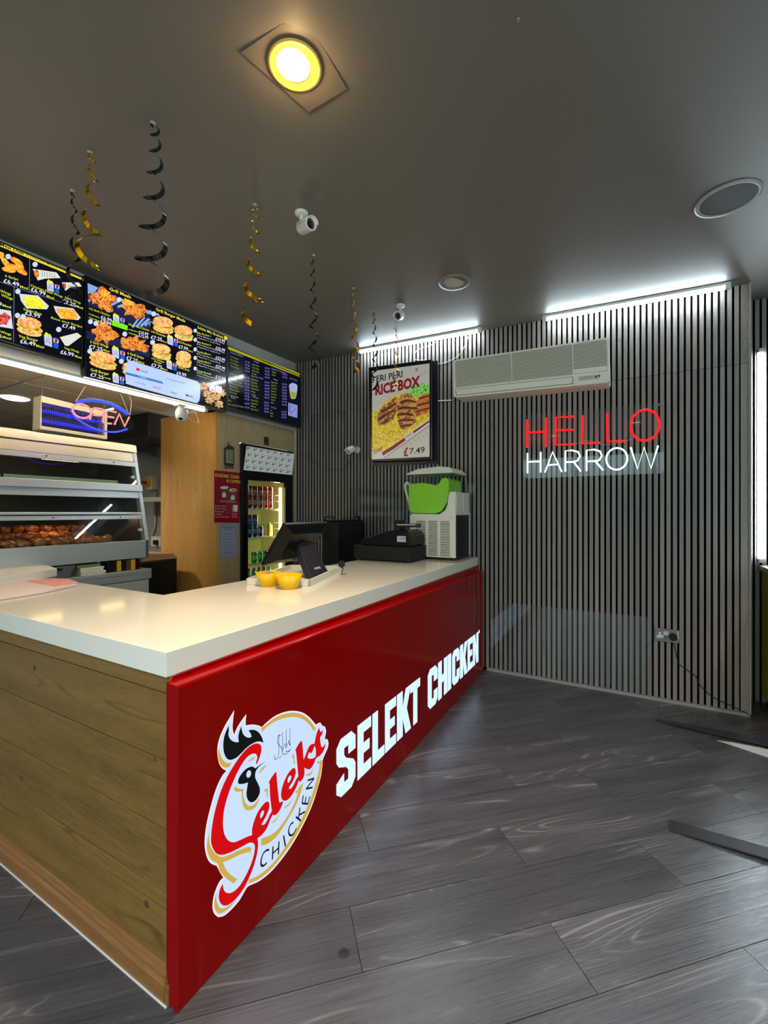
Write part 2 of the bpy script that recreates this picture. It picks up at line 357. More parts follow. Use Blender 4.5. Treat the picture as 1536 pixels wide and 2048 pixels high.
# kitchen shell
m_kwall = mat('kitchen_steel', (176, 176, 172), .3, metal=.6, bump=.2, bscale=3)
struct(B().box(-6.3, -6.2, YF + 2, 4.0, 0, 2.5).obj('wall_kitchen', m_kwall))
struct(B().box(-6.2, -4.0, 3.25, 3.35, 0, 2.45).obj('wall_kitchen_side', m_kwall))
struct(B().box(-6.2, XL - .12, -.9, -.8, 0, 2.45).obj('wall_kitchen_near', m_dark))
kc = struct(B().box(-6.2, XL - .12, -.9, 3.35, 2.36, 2.42).obj('kitchen_ceiling', mat('ceiling_grid', (196, 184, 160), .5)))
m_tile = mat('ceiling_tile', (206, 194, 172), .8, bump=.1, bscale=50)
for i in range(5):
    for j in range(7):
        x0, y0 = -3.36 - .6 * (i + 1), -.85 + .6 * j
        if y0 + .6 > 3.36: continue
        o = B().box(x0 + .012, x0 + .588, y0 + .012, y0 + .588, 2.352, 2.36).obj('tile', m_tile, kc)

# ================================================================== COUNTER
m_board = wood('counter_board', (98, 70, 26), (134, 100, 44), (76, 52, 20), rough=.5, along='X', scale=1.6, band=7, bump=.12)
m_skirt = wood('skirting_wood', (124, 80, 38), (158, 108, 58), (110, 74, 42), rough=.4, along='X', scale=1.5, band=8, bump=.05)
m_red = mat('red_gloss', (140, 0, 1), .12, spec=.28)
m_top = mat('white_worktop', (226, 219, 205), .1, spec=.5)
XF, YN = -1.13, .79
ct = thing('service_counter', 'L-shaped shop counter clad in horizontal knotty timber boards', 'counter', (XF, YN, 0))
b = B(); b.box(-3.15, XF - .0, YN + .02, 1.28, 0, .914).box(-1.86, XF, 1.28, 3.755, 0, .914)
b.obj('carcass', mat('counter_carcass', (60, 50, 38), .6), ct)
zs = [(.003, .286), (.289, .469), (.472, .666), (.669, .859), (.862, .914)]
for z0, z1 in zs: B().box(-3.15, XF + .002, YN, YN + .02, z0, z1).obj('board', m_board, ct, bevel=.0012, seg=1)
for z0, z1 in zs: B().box(XF, XF + .002, YN + .02, YN + .0205, z0, z1)
# moulded skirting, profile in (y, z)
pf = [(0, .004), (-.02, .004), (-.02, .052), (-.017, .058), (-.012, .060), (-.012, .068), (-.008, .078), (-.006, .086), (0, .088)]
b = B(); x0, x1 = -3.15, XF + .0
b.prism([(x0, YN + y, z) for y, z in pf], (x1 - x0, 0, 0), m_skirt)
b.obj('skirting', m_skirt, ct)
b = B(); b.prism([(XF + .002 - y * .8, YN - .02, z) for y, z in pf], (0, .03, 0), m_skirt); b.obj('skirting_return', m_skirt, ct)
B().box(-3.15, XF + .012, YN - .023, YN - .0, 0, .004).obj('sealant_line', white, ct)
for (kx, kz, r) in [(-1.92, .80, .011), (-1.20, .66, .007), (-1.24, .22, .012), (-2.02, .36, .007)]:
    b = B(); b.lathe([(0, .0), (r * .5, .0004), (r, 0)], (kx, YN - .0006, kz), 12, axis=(0, -1, 0)); o = b.obj('knot', mat('knot', (84, 60, 28), .6), ct)
wt = B(); zt0, zt1 = .914, .985
poly = [(-3.18, .777, zt0), (-1.15 + .02, .777, zt0), (-1.135, 3.757, zt0), (-1.925, 3.757, zt0), (-1.925, 1.31, zt0), (-3.18, 1.31, zt0)]
wt.prism(poly, (0, 0, zt1 - zt0))
tag(wt.obj('worktop', m_top, bevel=.0015), 'glossy white L-shaped worktop lying on the timber and red counter', 'worktop')
# red illuminated sign box on the counter front
XP = -1.078
sg = thing('sign_box', 'glossy red illuminated sign box covering the long front of the counter', 'sign', (XP, .775, 0))
def ztop(y): return .9 - (y - .775) / 2.951 * .034
b = B(); q = lambda y: [(XF + .003, y, .006), (XP, y, .0), (XP, y, ztop(y) - .006), (XP - .004, y, ztop(y)), (XF + .003, y, ztop(y) + .004)]
A0, A1 = q(.775), q(3.735); n = 5
b.add(A0 + A1, [(4, 3, 2, 1, 0), (5, 6, 7, 8, 9)] + [(i, (i + 1) % 5, (i + 1) % 5 + 5, i + 5) for i in range(5)])
b.obj('sign_face', m_red, sg, bevel=.001, seg=1)
B().box(XF + .001, XF + .006, .795, 3.735, .86, .9135).obj('backing_strip', m_red, sg)
b = B(); b.cyl((XF + .006, .845, .9), (XF + .009, .845, .9), .006, 10, m=black); b.obj('screw', black, sg)

# ---- lettering: lit block capitals
wl_ = lit('letter', (180, 206, 234), 1.5)
def zbot(y): return zb0 + (y - ya) / (yb_ - ya) * (zb1 - zb0)
pa, pb_ = onx(683, 1592.6, XP), onx(956, 1323, XP); ta, tb = onx(700, 1463.7, XP), onx(955, 1264.5, XP)
ya, yb_, zb0, zb1 = pa.y, pb_.y, pa.z, pb_.z; za, zb_ = ta.z, tb.z
G1 = {'S': [[(.22, 0), (.0, .1), (0, .28), (.38, .36), (.38, .2), (.62, .2), (.62, .36), (.5, .44), (.12, .54), (0, .64), (0, .88), (.22, 1), (.78, 1), (1, .88), (1, .64), (.62, .64), (.62, .8), (.38, .8), (.38, .68), (.5, .6), (.88, .48), (1, .38), (1, .12), (.78, 0)]],
      'E': [[(0, 0), (0, 1), (1, 1), (1, .8), (.42, .8), (.42, .6), (.88, .6), (.88, .41), (.42, .41), (.42, .2), (1, .2), (1, 0)]],
      'L': [[(0, 0), (0, 1), (.44, 1), (.44, .2), (1, .2), (1, 0)]],
      'K': [[(0, 0), (0, 1), (.38, 1), (.38, .6), (.62, 1), (1, 1), (.68, .55), (1, 0), (.6, 0), (.38, .42), (.38, 0)]],
      'T': [[(.3, 0), (.3, .8), (0, .8), (0, 1), (1, 1), (1, .8), (.7, .8), (.7, 0)]],
      'C': [[(.22, 0), (0, .12), (0, .88), (.22, 1), (.78, 1), (1, .88), (1, .62), (.62, .62), (.62, .8), (.38, .8), (.38, .2), (.62, .2), (.62, .38), (1, .38), (1, .12), (.78, 0)]],
      'H': [[(0, 0), (0, 1), (.37, 1), (.37, .6), (.63, .6), (.63, 1), (1, 1), (1, 0), (.63, 0), (.63, .4), (.37, .4), (.37, 0)]],
      'I': [[(0, 0), (0, 1), (1, 1), (1, 0)]],
      'N': [[(0, 0), (0, 1), (.38, 1), (.64, .5), (.64, 1), (1, 1), (1, 0), (.64, 0), (.36, .52), (.36, 0)]]}
for ch, xa, xb in [('S', 672.8, 710.3), ('E', 715, 741.5), ('L', 744.8, 768), ('E', 770, 791.5), ('K', 794, 821.5), ('T', 820.5, 839.7), ('C', 855.6, 874.6), ('H', 876.2, 894.3), ('I', 895.5, 902), ('C', 904.4, 918.6), ('K', 920, 934.4), ('E', 935.3, 944.9), ('N', 945.8, 956.4)]:
    y0, y1 = onx(xa, 1400, XP).y, onx(xb, 1400, XP).y; b = B()
    for pl in G1[ch]:
        pts = []
        for u, v in pl:
            y = y0 + u * (y1 - y0); zb_y = zb0 + (y - ya) / (yb_ - ya) * (zb1 - zb0); zt_y = za + (y - ya) / (yb_ - ya) * (zb_ - za)
            pts.append((XP - .001, y, zb_y + v * (zt_y - zb_y)))
        b.prism(pts, (.003, 0, 0))
    b.obj('letter', wl_, sg)
yq = onx(958, 1262, XP); B().cyl((XP - .001, yq.y, yq.z - .005), (XP + .002, yq.y, yq.z - .005), .014, 12).obj('letter_dot', wl_, sg)

# ---- round emblem of the sign box
L0, L1, L2, L3, L4 = zm(380, 1380, 4.2656), zm(400, 1410, 9.6), zm(500, 1410, 9.035), zm(400, 1610, 8.906), zm(500, 1520, 8.53)
S = Print('x', XP + .0008); lc = lambda n, c, e=1.0: lit('emblem_' + n, c, e)
e_cream, e_blue, e_gold, e_red, e_black = lc('cream', (255, 238, 226), 1), lc('blue', (196, 216, 252), 1), lc('gold', (206, 168, 70), .95), lc('red', (206, 0, 4), .95), mat('emblem_black', (12, 12, 16), .3)
def sh(pts, cv, m, k, sm=True, g=0, sharp=62):
    pp = [cv(x, y) for x, y in pts]
    if sm: pp = smooth(pp, 4, sharp)
    if g: pp = grow(pp, g)
    S.poly(pp, m, k)
outer = [(377, 172), (366, 260), (363, 330), (375, 385), (400, 325), (440, 260), (480, 206), (474, 260), (475, 303), (530, 295), (585, 303), (612, 318), (650, 280), (720, 225), (800, 190), (880, 178), (960, 193), (1020, 235), (1075, 298), (1092, 284), (1112, 278), (1128, 303), (1150, 312), (1160, 350), (1152, 400), (1150, 425), (1168, 416), (1180, 445), (1175, 490), (1150, 550), (1132, 595), (1128, 650), (1115, 740), (1090, 830), (1050, 960), (990, 1100), (900, 1270), (800, 1420), (690, 1550), (590, 1630), (500, 1672), (470, 1710), (420, 1795), (350, 1875), (290, 1925), (240, 1938), (205, 1905), (192, 1850), (200, 1770), (225, 1690), (255, 1630), (285, 1600), (255, 1555), (228, 1500), (180, 1480), (150, 1440), (130, 1370), (125, 1280), (140, 1150), (175, 1000), (220, 850), (270, 740), (312, 688), (280, 672), (250, 630), (235, 560), (235, 480), (255, 400), (290, 320), (330, 250)]
sh(outer, L0, e_cream, 1, sharp=40); sh(outer, L0, e_blue, 2, g=-1.6, sharp=40)
gold = [[(605, 325), (650, 292), (720, 238), (800, 204), (880, 194), (950, 208), (1010, 248), (1050, 298), (1072, 332), (1056, 358), (1030, 312), (990, 268), (940, 240), (880, 229), (800, 240), (720, 270), (660, 310), (614, 357)],
        [(1128, 598), (1118, 690), (1095, 800), (1052, 930), (992, 1075), (902, 1245), (800, 1395), (690, 1528), (590, 1610), (500, 1650), (500, 1618), (580, 1582), (680, 1502), (780, 1382), (880, 1230), (965, 1070), (1030, 920), (1070, 790), (1098, 690), (1104, 622), (1085, 628), (1080, 612)],
        [(185, 1120), (158, 1230), (142, 1330), (155, 1400), (185, 1450), (235, 1482), (250, 1540), (300, 1600), (372, 1650), (402, 1612), (350, 1578), (305, 1530), (280, 1470), (350, 1440), (430, 1402), (505, 1378), (508, 1400), (524, 1350), (500, 1338), (430, 1360), (340, 1402), (270, 1425), (215, 1395), (175, 1335), (162, 1250), (178, 1150)],
        [(225, 1715), (208, 1790), (208, 1860), (240, 1908), (290, 1892), (360, 1830), (430, 1745), (480, 1675), (505, 1630), (430, 1730), (360, 1808), (300, 1858), (250, 1860), (226, 1800), (222, 1750)],
        [(240, 480), (240, 580), (262, 640), (300, 662), (335, 652), (352, 622), (310, 622), (275, 590), (252, 530)],
        [(604, 1268), (606, 1328), (665, 1308), (745, 1240), (830, 1110), (900, 985), (942, 880), (966, 790), (935, 820), (912, 862), (896, 850), (902, 885), (920, 870), (890, 960), (830, 1075), (750, 1185), (680, 1240), (620, 1262)],
        [(372, 848), (390, 868), (438, 865), (444, 950), (462, 1008), (500, 1026), (550, 1005), (578, 960), (598, 905), (550, 972), (505, 992), (470, 960), (452, 890), (456, 842), (420, 842), (382, 822)],
        [(470, 645), (500, 612), (548, 585), (556, 568), (510, 592)], [(580, 718), (615, 660), (660, 632), (612, 690)],
        [(628, 872), (640, 848), (660, 832), (664, 912), (654, 912), (650, 862)], [(864, 582), (878, 548), (886, 545), (894, 632), (884, 632), (880, 578)],
        [(988, 720), (1025, 705), (1060, 655), (1030, 725), (990, 735)], [(690, 1130), (730, 1100), (770, 1040), (735, 1110), (700, 1135)], [(800, 1000), (850, 960), (890, 900), (850, 975), (805, 1010)]]
for i, gpts in enumerate(gold): sh(gpts, L0, e_gold, 3, sharp=50)
# comb and wattle
comb = [(540, 395), (548, 480), (540, 560), (560, 630), (610, 685), (680, 712), (740, 708), (728, 620), (745, 520), (785, 400), (795, 470), (820, 550), (870, 605), (930, 625), (985, 610), (965, 545), (925, 485), (1010, 472), (1090, 500), (1150, 560), (1190, 640), (1212, 725), (1150, 700), (1080, 705), (1000, 740), (900, 810), (780, 930), (690, 1010), (600, 1048), (530, 1040), (480, 980), (448, 880), (440, 740), (460, 600), (500, 490)]
sh(comb, L1, e_blue, 4, g=1.5, sharp=50); sh(comb, L1, e_black, 5, sharp=50)
wat = [(1250, 1095), (1180, 1125), (1100, 1180), (1060, 1215), (1000, 1180), (930, 1195), (860, 1240), (790, 1320), (740, 1400), (722, 1480), (745, 1515), (820, 1512), (915, 1485), (900, 1580), (885, 1700), (900, 1790), (940, 1850), (995, 1865), (1060, 1830), (1110, 1760), (1142, 1680), (1140, 1590), (1100, 1490), (1060, 1410), (1052, 1340), (1070, 1260), (1130, 1180), (1200, 1125)]
sh(wat, L1, e_black, 5, sharp=50); S.ell(*L1(928, 1322), 4.6, 7.6, e_blue, 6, rot=.25)
# big initial
ini = [(565, 635), (585, 590), (605, 520), (603, 475), (580, 456), (540, 460), (490, 492), (440, 545), (390, 612), (330, 710), (280, 810), (240, 920), (205, 1050), (182, 1180), (176, 1290), (195, 1355), (230, 1398), (280, 1403), (350, 1380), (430, 1340), (500, 1303), (535, 1303), (550, 1330), (540, 1410), (510, 1500), (460, 1605), (410, 1680), (360, 1722), (315, 1730), (287, 1705), (275, 1650), (248, 1710), (243, 1780), (265, 1825), (300, 1838), (350, 1815), (410, 1755), (470, 1665), (530, 1530), (568, 1400), (578, 1310), (568, 1240), (500, 1245), (430, 1275), (370, 1297), (322, 1280), (288, 1220), (278, 1120), (292, 1000), (330, 870), (370, 770), (420, 665), (470, 588), (510, 552), (542, 541), (563, 550), (570, 580), (560, 615)]
e1 = [(-20, 1290), (28, 1278), (28, 1180), (60, 1050), (120, 900), (200, 780), (270, 710), (312, 712), (325, 760), (318, 830), (292, 900), (258, 975), (215, 1050), (190, 1090), (205, 1110), (250, 1085), (300, 1000), (335, 920), (368, 870), (385, 900), (372, 950), (345, 1000), (320, 1070), (270, 1180), (190, 1280), (115, 1335), (60, 1345), (0, 1345)]
e_l = [(310, 390), (335, 335), (385, 260), (430, 200), (445, 225), (458, 400), (475, 560), (492, 715), (515, 720), (560, 690), (548, 750), (510, 840), (460, 912), (405, 943), (372, 925), (366, 860), (350, 740), (335, 600), (327, 405)]
e2 = [(535, 660), (522, 580), (540, 470), (590, 330), (655, 210), (730, 133), (768, 145), (775, 210), (755, 290), (715, 380), (668, 450), (660, 490), (690, 492), (735, 425), (780, 330), (822, 272), (838, 310), (812, 390), (770, 490), (700, 610), (630, 680), (575, 692)]
kk = [(812, 820), (835, 765), (880, 690), (918, 645), (936, 668), (948, 800), (962, 985), (990, 920), (1020, 840), (1060, 750), (1110, 703), (1155, 700), (1170, 630), (1195, 520), (1240, 405), (1258, 460), (1266, 490), (1300, 458), (1308, 490), (1285, 545), (1262, 590), (1268, 680), (1288, 768), (1320, 745), (1358, 690), (1350, 750), (1315, 840), (1260, 910), (1190, 960), (1160, 1030), (1120, 1110), (1070, 1165), (1010, 1150), (975, 1128), (978, 1230), (955, 1320), (895, 1395), (872, 1340), (862, 1240), (845, 1050), (825, 850)]
for nm, pts, cv in (('i', ini, L0), ('e', e1, L4), ('l', e_l, L4), ('e', e2, L4), ('k', kk, L2)): sh(pts, cv, e_blue, 5, g=1.8, sharp=55)
for nm, pts, cv in (('i', ini, L0), ('e', e1, L4), ('l', e_l, L4), ('e', e2, L4), ('k', kk, L2)): sh(pts, cv, e_red, 6, sharp=55)
sh([(165, 990), (170, 920), (205, 858), (232, 862), (222, 925), (190, 978)], L4, e_blue, 7); sh([(635, 378), (640, 312), (675, 260), (698, 272), (688, 332), (650, 388)], L4, e_blue, 7)
sh([(1030, 950), (1045, 895), (1062, 852), (1098, 872), (1130, 820), (1158, 735), (1180, 800), (1180, 915), (1150, 955), (1080, 970)], L2, e_blue, 7, sharp=40)
def st(cv, pts, w=.0035, sm=True, k=7, m=None):
    if sm and len(pts) > 2: pts = smooth(pts, 4, 170, closed=False)
    S.line([cv(x, y) for x, y in pts], w, m or e_black, k)
for pts in ([(318, 1530), (270, 1538), (215, 1600), (182, 1710), (185, 1785), (222, 1800), (280, 1750)], [(735, 1062), (690, 1092), (655, 1180), (658, 1255), (690, 1283), (740, 1250), (785, 1160)]): st(L4, pts, .0065)
for a_, b_ in [((385, 1470), (375, 1695)), ((487, 1385), (477, 1608)), ((380, 1592), (484, 1492)), ((565, 1285), (597, 1470)), ((775, 965), (860, 1035)), ((845, 805), (822, 990)), ((822, 940), (930, 880)), ((882, 735), (982, 747)), ((882, 738), (902, 600)), ((930, 735), (950, 622)), ((978, 745), (1016, 618)), ((975, 348), (1088, 308)), ((1086, 312), (950, 492)), ((948, 490), (1060, 465))]: st(L4, [a_, b_], .0065, False)
for pts in ([(715, 400), (713, 720)], [(645, 440), (648, 740)], [(577, 488), (582, 640), (580, 860), (605, 885)], [(510, 530), (490, 620), (500, 700), (560, 770), (580, 860)], [(512, 520), (512, 880), (480, 960), (445, 980), (435, 910)], [(595, 800), (610, 720), (635, 700), (640, 780), (680, 690), (690, 640), (712, 730), (722, 690)], [(605, 888), (660, 870), (735, 795), (690, 830), (640, 830)], [(520, 965), (565, 905)], [(510, 560), (550, 540)]): st(L2, pts, .0022)
S.obj('emblem', sg)

# ================================================================== MENU SCREENS
XS = -3.12
def screen(name, label, x0, x1, ytl, ybl, dark=(12, 13, 26)):
    """a wall television from its top-left / bottom-left picture rows; returns thing + print"""
    a, d = onx(x0, ytl, XS), onx(x0, ybl, XS); e = onx(x1, 700, XS)
    y0, y1, z0, z1 = a.y, e.y, d.z, a.z
    t = thing(name, label, 'screen', (XS - .04, (y0 + y1) / 2, z0), 'menu screens over the kitchen opening')
    b = B(); b.box(XS - .055, XS - .004, y0, y1, z0, z1); b.obj('casing', black, t, bevel=.004)
    b = B()
    for q in ((y0, y1, z0, z0 + .012), (y0, y1, z1 - .008, z1), (y0, y0 + .008, z0 + .012, z1 - .008), (y1 - .008, y1, z0 + .012, z1 - .008)): b.box(XS - .004, XS + .001, *q)
    b.obj('bezel', black, t)
    B().box(XS - .004, XS - .002, y0 + .008, y1 - .008, z0 + .012, z1 - .008).obj('display', mat('display_dark', dark, .08, emit=.8), t)
    return t
s_white, s_yel, s_lime = lit('white', (232, 232, 250), 1), lit('yellow', (240, 220, 60), 1), lit('lime', (214, 226, 50), 1)
s_blue, s_red, s_pink, s_grey, s_green = lit('blue', (40, 90, 200), 1), lit('red', (200, 40, 40), 1), lit('pink', (240, 214, 226), 1), lit('grey', (120, 128, 150), .9), lit('green', (120, 240, 20), 1)
f_fry = rings('food_fried', (230, 120, 30), (250, 190, 60), .95, 60); f_grill = rings('food_grill', (150, 50, 20), (240, 150, 60), .95, 55)
f_rice = rings('food_rice', (210, 190, 20), (245, 235, 70), .95, 90); f_bun = rings('food_bun', (220, 130, 70), (245, 190, 120), .95, 30)
f_salad = rings('food_salad', (90, 150, 50), (230, 210, 70), .95, 70); f_red = rings('food_red', (120, 20, 20), (220, 90, 80), .95, 50)
f_bars = lit('bars', (140, 175, 235), .95)
def drink(S, x, y, s=1.0, k=3):
    """small picture of chips carton and drink can"""
    S.poly([(x, y), (x + 75 * s, y + 22 * s), (x + 75 * s, y + 112 * s), (x + 6 * s, y + 88 * s)], lit('carton', (190, 205, 245)), k)
    S.poly([(x + 5 * s, y - 12 * s), (x + 20 * s, y - 30 * s), (x + 40 * s, y - 12 * s), (x + 60 * s, y - 8 * s), (x + 75 * s, y + 22 * s), (x, y)], f_rice, k)
    S.line([(x + 20 * s, y + 70 * s), (x + 35 * s, y + 30 * s), (x + 55 * s, y + 80 * s)], .004, s_red, k + 1)
    S.poly([(x + 88 * s, y + 18 * s), (x + 135 * s, y + 30 * s), (x + 135 * s, y + 128 * s), (x + 88 * s, y + 116 * s)], s_blue, k)
    S.poly([(x + 88 * s, y + 30 * s), (x + 135 * s, y + 42 * s), (x + 135 * s, y + 75 * s), (x + 88 * s, y + 63 * s)], lit('canband', (215, 225, 250)), k + 1)
    S.ell(x + 112 * s, y + 52 * s, 16 * s, 18 * s, s_red, k + 2, 12)
def burger(S, x, y, w, h, k=3):
    S.ell(x, y + h * .28, w * .52, h * .22, f_bun, k, 18, .25); S.ell(x + w * .01, y + h * .06, w * .56, h * .2, f_salad, k + 1, 18, .3); S.ell(x, y + h * .02, w * .5, h * .12, f_grill, k + 2, 18, .3)
    S.ell(x + w * .0, y - h * .2, w * .5, h * .3, f_bun, k + 3, 18, .22)
def blob(S, x, y, w, h, m, k=3, seed=1, n=20, rot=.3):
    r = random.Random(seed); pts = []
    for i in range(n):
        t = 2 * math.pi * i / n; q = r.uniform(.62, 1.15); u, v = w / 2 * q * math.cos(t), h / 2 * q * math.sin(t)
        pts.append((x + u * math.cos(rot) - v * math.sin(rot), y + u * math.sin(rot) + v * math.cos(rot)))
    S.poly(pts, m, k, True, 160)
def wrap(S, x, y, w, k=3, sl=.15, fill=None):
    S.poly([(x, y), (x + w * .85, y + w * (sl - .02)), (x + w, y + w * (sl + .18)), (x + w * .45, y + w * (sl + .2)), (x + w * .18, y + w * .42)], lit('wrap', (225, 228, 215)), k)
    for i in range(6): S.line([(x + w * (.32 + .09 * i), y + w * (.08 + .02 * i)), (x + w * (.35 + .09 * i), y + w * (.28 + .01 * i))], .003, s_grey, k + 1)
    S.ell(x + w * .13, y + w * .17, w * .09, w * .15, fill or f_grill, k + 1, 12, -.2)
ZA, ZB, ZC = zm(0, 440, 5.12), zm(150, 540, 4.955), zm(430, 660, 7.68)
# screen one
T1 = screen('menu_screen', 'wall-mounted menu screen with yellow meal deal banner and strips, wraps and rice pictures', -40, 166, 465, 674)
S = Print('x', XS - .001, ZA)
S.poly([(-200, 165), (0, 228), (850, 590), (855, 625), (835, 612), (0, 270), (-200, 195)], s_yel, 1)
S.text('Meal Deal', 0, 262, 240, 358, 36, mat('ink', (20, 18, 10), .4), 2, .02); S.text('(Comes with Medium Fries and Drink)', 265, 362, 830, 596, 20, MATS['ink'], 2, .01)
S.line([(305, 400), (300, 735)], .003, s_grey, 1); S.line([(-200, 590), (0, 632), (300, 738), (850, 912)], .003, s_grey, 1); S.line([(145, 680), (138, 1250)], .003, s_grey, 1); S.line([(-200, 1200), (0, 1225), (850, 1482)], .002, s_grey, 1)
for i, (x, y, r) in enumerate([(60, 440, .9), (130, 480, .3), (190, 450, .8), (90, 510, .2), (215, 520, .6), (165, 420, .5)]): S.ell(x, y, 75, 28, f_fry, 3 + i % 4, 16, r)
S.ell(0, 360, 45, 35, f_fry, 3)
for t, x0, y0, x1, y1, h, m in [('6 Strips', 50, 582, 185, 622, 26, s_lime), ('£6.49', 35, 640, 195, 685, 44, s_white), ('Meal', 203, 692, 285, 715, 26, s_lime),
        ('Chicken Fillet Wrap', 310, 680, 640, 798, 24, s_lime), ('£6.99', 315, 730, 465, 778, 44, s_white), ('Meal', 475, 790, 552, 815, 26, s_lime), ('BBQ Wrap', 665, 805, 825, 862, 22, s_lime), ('£7.25', 635, 850, 775, 892, 40, s_white), ('Meal', 782, 892, 848, 915, 22, s_lime),
        ('Selekt Rice', 238, 922, 425, 975, 24, s_lime), ('£3.99', 255, 968, 410, 1008, 42, s_white), ('Rice and Strips', 522, 1010, 840, 1105, 22, s_lime), ('£7.49', 635, 1095, 770, 1130, 38, s_white),
        ('Veg Burger', 190, 1200, 388, 1248, 28, s_lime), ('£6.49', 205, 1258, 362, 1292, 42, s_white), ('Meal', 368, 1298, 448, 1316, 26, s_lime), ('Veg Wrap', 655, 1320, 808, 1362, 24, s_lime), ('£6.99', 618, 1368, 755, 1400, 40, s_white), ('Meal', 765, 1402, 832, 1422, 22, s_lime),
        ('Wings', 0, 738, 110, 775, 28, s_lime), ('Wings', 10, 780, 130, 822, 28, s_lime), ('9', -10, 875, 18, 880, 36, s_white), ('Meal', 25, 885, 112, 908, 26, s_lime), ('Wings', 0, 1155, 112, 1185, 26, s_lime), ('5', -10, 1205, 14, 1208, 34, s_white), ('Meal', 25, 1208, 112, 1228, 24, s_lime)]:
    S.text(t, x0, y0, x1, y1, h, m, 8, .012)
wrap(S, 335, 500, 285); wrap(S, 632, 640, 205, sl=.02, fill=f_red); drink(S, 478, 635, .95); drink(S, 450, 1180, 1.1)
S.poly([(195, 755), (390, 775), (500, 880), (480, 915), (270, 905), (215, 830)], lit('tray', (215, 222, 240)), 3); S.poly([(225, 790), (380, 790), (470, 880), (440, 905), (280, 890)], f_rice, 4, True)
S.poly([(548, 880), (750, 905), (825, 1000), (800, 1025), (620, 1010), (570, 940)], MATS['lit_tray'], 3); S.poly([(575, 905), (740, 915), (800, 995), (770, 1020), (620, 1000)], f_fry, 4, True)
burger(S, 300, 1090, 255, 190); S.poly([(612, 1200), (790, 1155), (835, 1190), (700, 1290), (665, 1285)], MATS['lit_wrap'], 3)
S.poly([(-200, 880), (110, 930), (132, 1115), (-200, 1060)], MATS['lit_tray'], 3); blob(S, 20, 1020, 190, 140, f_red, 4, 4)
for x, y in ((82, 375), (358, 455), (182, 732), (178, 978), (235, 990), (600, 1122)): S.ell(x, y, 27, 27, lit('badge', (205, 220, 250)), 6, 14)
S.obj('picture', T1)
# screen two
T2 = screen('menu_screen', 'wall-mounted menu screen of grill and burger meals with a pale blue pop-up box', 169.5, 454, 549.5, 753.5)
S = Print('x', XS - .001, ZB)
S.text('Grill Meals', 340, 200, 552, 285, 32, s_yel, 8, .02); S.text('Grill Burger Meals', 800, 400, 1090, 520, 30, s_yel, 8, .015); S.text('Selekt Mix Buckets', 1212, 578, 1468, 680, 26, s_yel, 8, .01)
S.poly([(1475, 655), (1505, 662), (1508, 695), (1478, 688)], s_lime, 8)
S.poly([(125, 130), (300, 205), (745, 400), (745, 590), (520, 520), (380, 440), (128, 350)], lit('dusk', (30, 36, 70)), 1)
for i in range(9): S.poly([(128 + i * 72, 300 + i * 14), (128 + i * 72 + 120, 190 + i * 30), (128 + i * 72 + 138, 200 + i * 32), (128 + i * 72 + 10, 322 + i * 14)], f_bars, 2)
S.poly([(125, 130), (230, 175), (200, 215), (128, 240)], f_bars, 2)
for i in range(5): S.poly([(560 + i * 42, 560 - i * 6), (640 + i * 42, 455 + i * 10), (655 + i * 42 if i < 2 else 745, 460 + i * 14), (575 + i * 42, 575 - i * 4)], f_bars, 2)
blob(S, 300, 300, 190, 250, f_grill, 3, 2, rot=-.4); blob(S, 190, 270, 110, 120, f_grill, 3, 5); blob(S, 300, 235, 110, 80, f_fry, 4, 6)
blob(S, 590, 400, 265, 175, f_grill, 3, 3); blob(S, 520, 320, 130, 80, f_fry, 4, 8)
S.poly([(115, 600), (740, 760), (740, 870), (430, 770), (115, 680)], MATS['lit_dusk'], 1)
blob(S, 290, 620, 280, 230, f_grill, 3, 9, rot=.5); blob(S, 590, 735, 310, 170, f_grill, 3, 12); S.poly([(365, 500), (522, 552), (518, 600), (365, 548)], s_green, 5)
drink(S, 375, 452, .85); drink(S, 365, 775, .95); drink(S, 912, 660, .8); drink(S, 905, 905, .75); drink(S, 370, 1035, .85)
burger(S, 275, 895, 260, 170); burger(S, 872, 545, 200, 165); burger(S, 1075, 625, 180, 150); burger(S, 855, 810, 185, 155); burger(S, 1075, 885, 150, 165); burger(S, 545, 985, 150, 130)
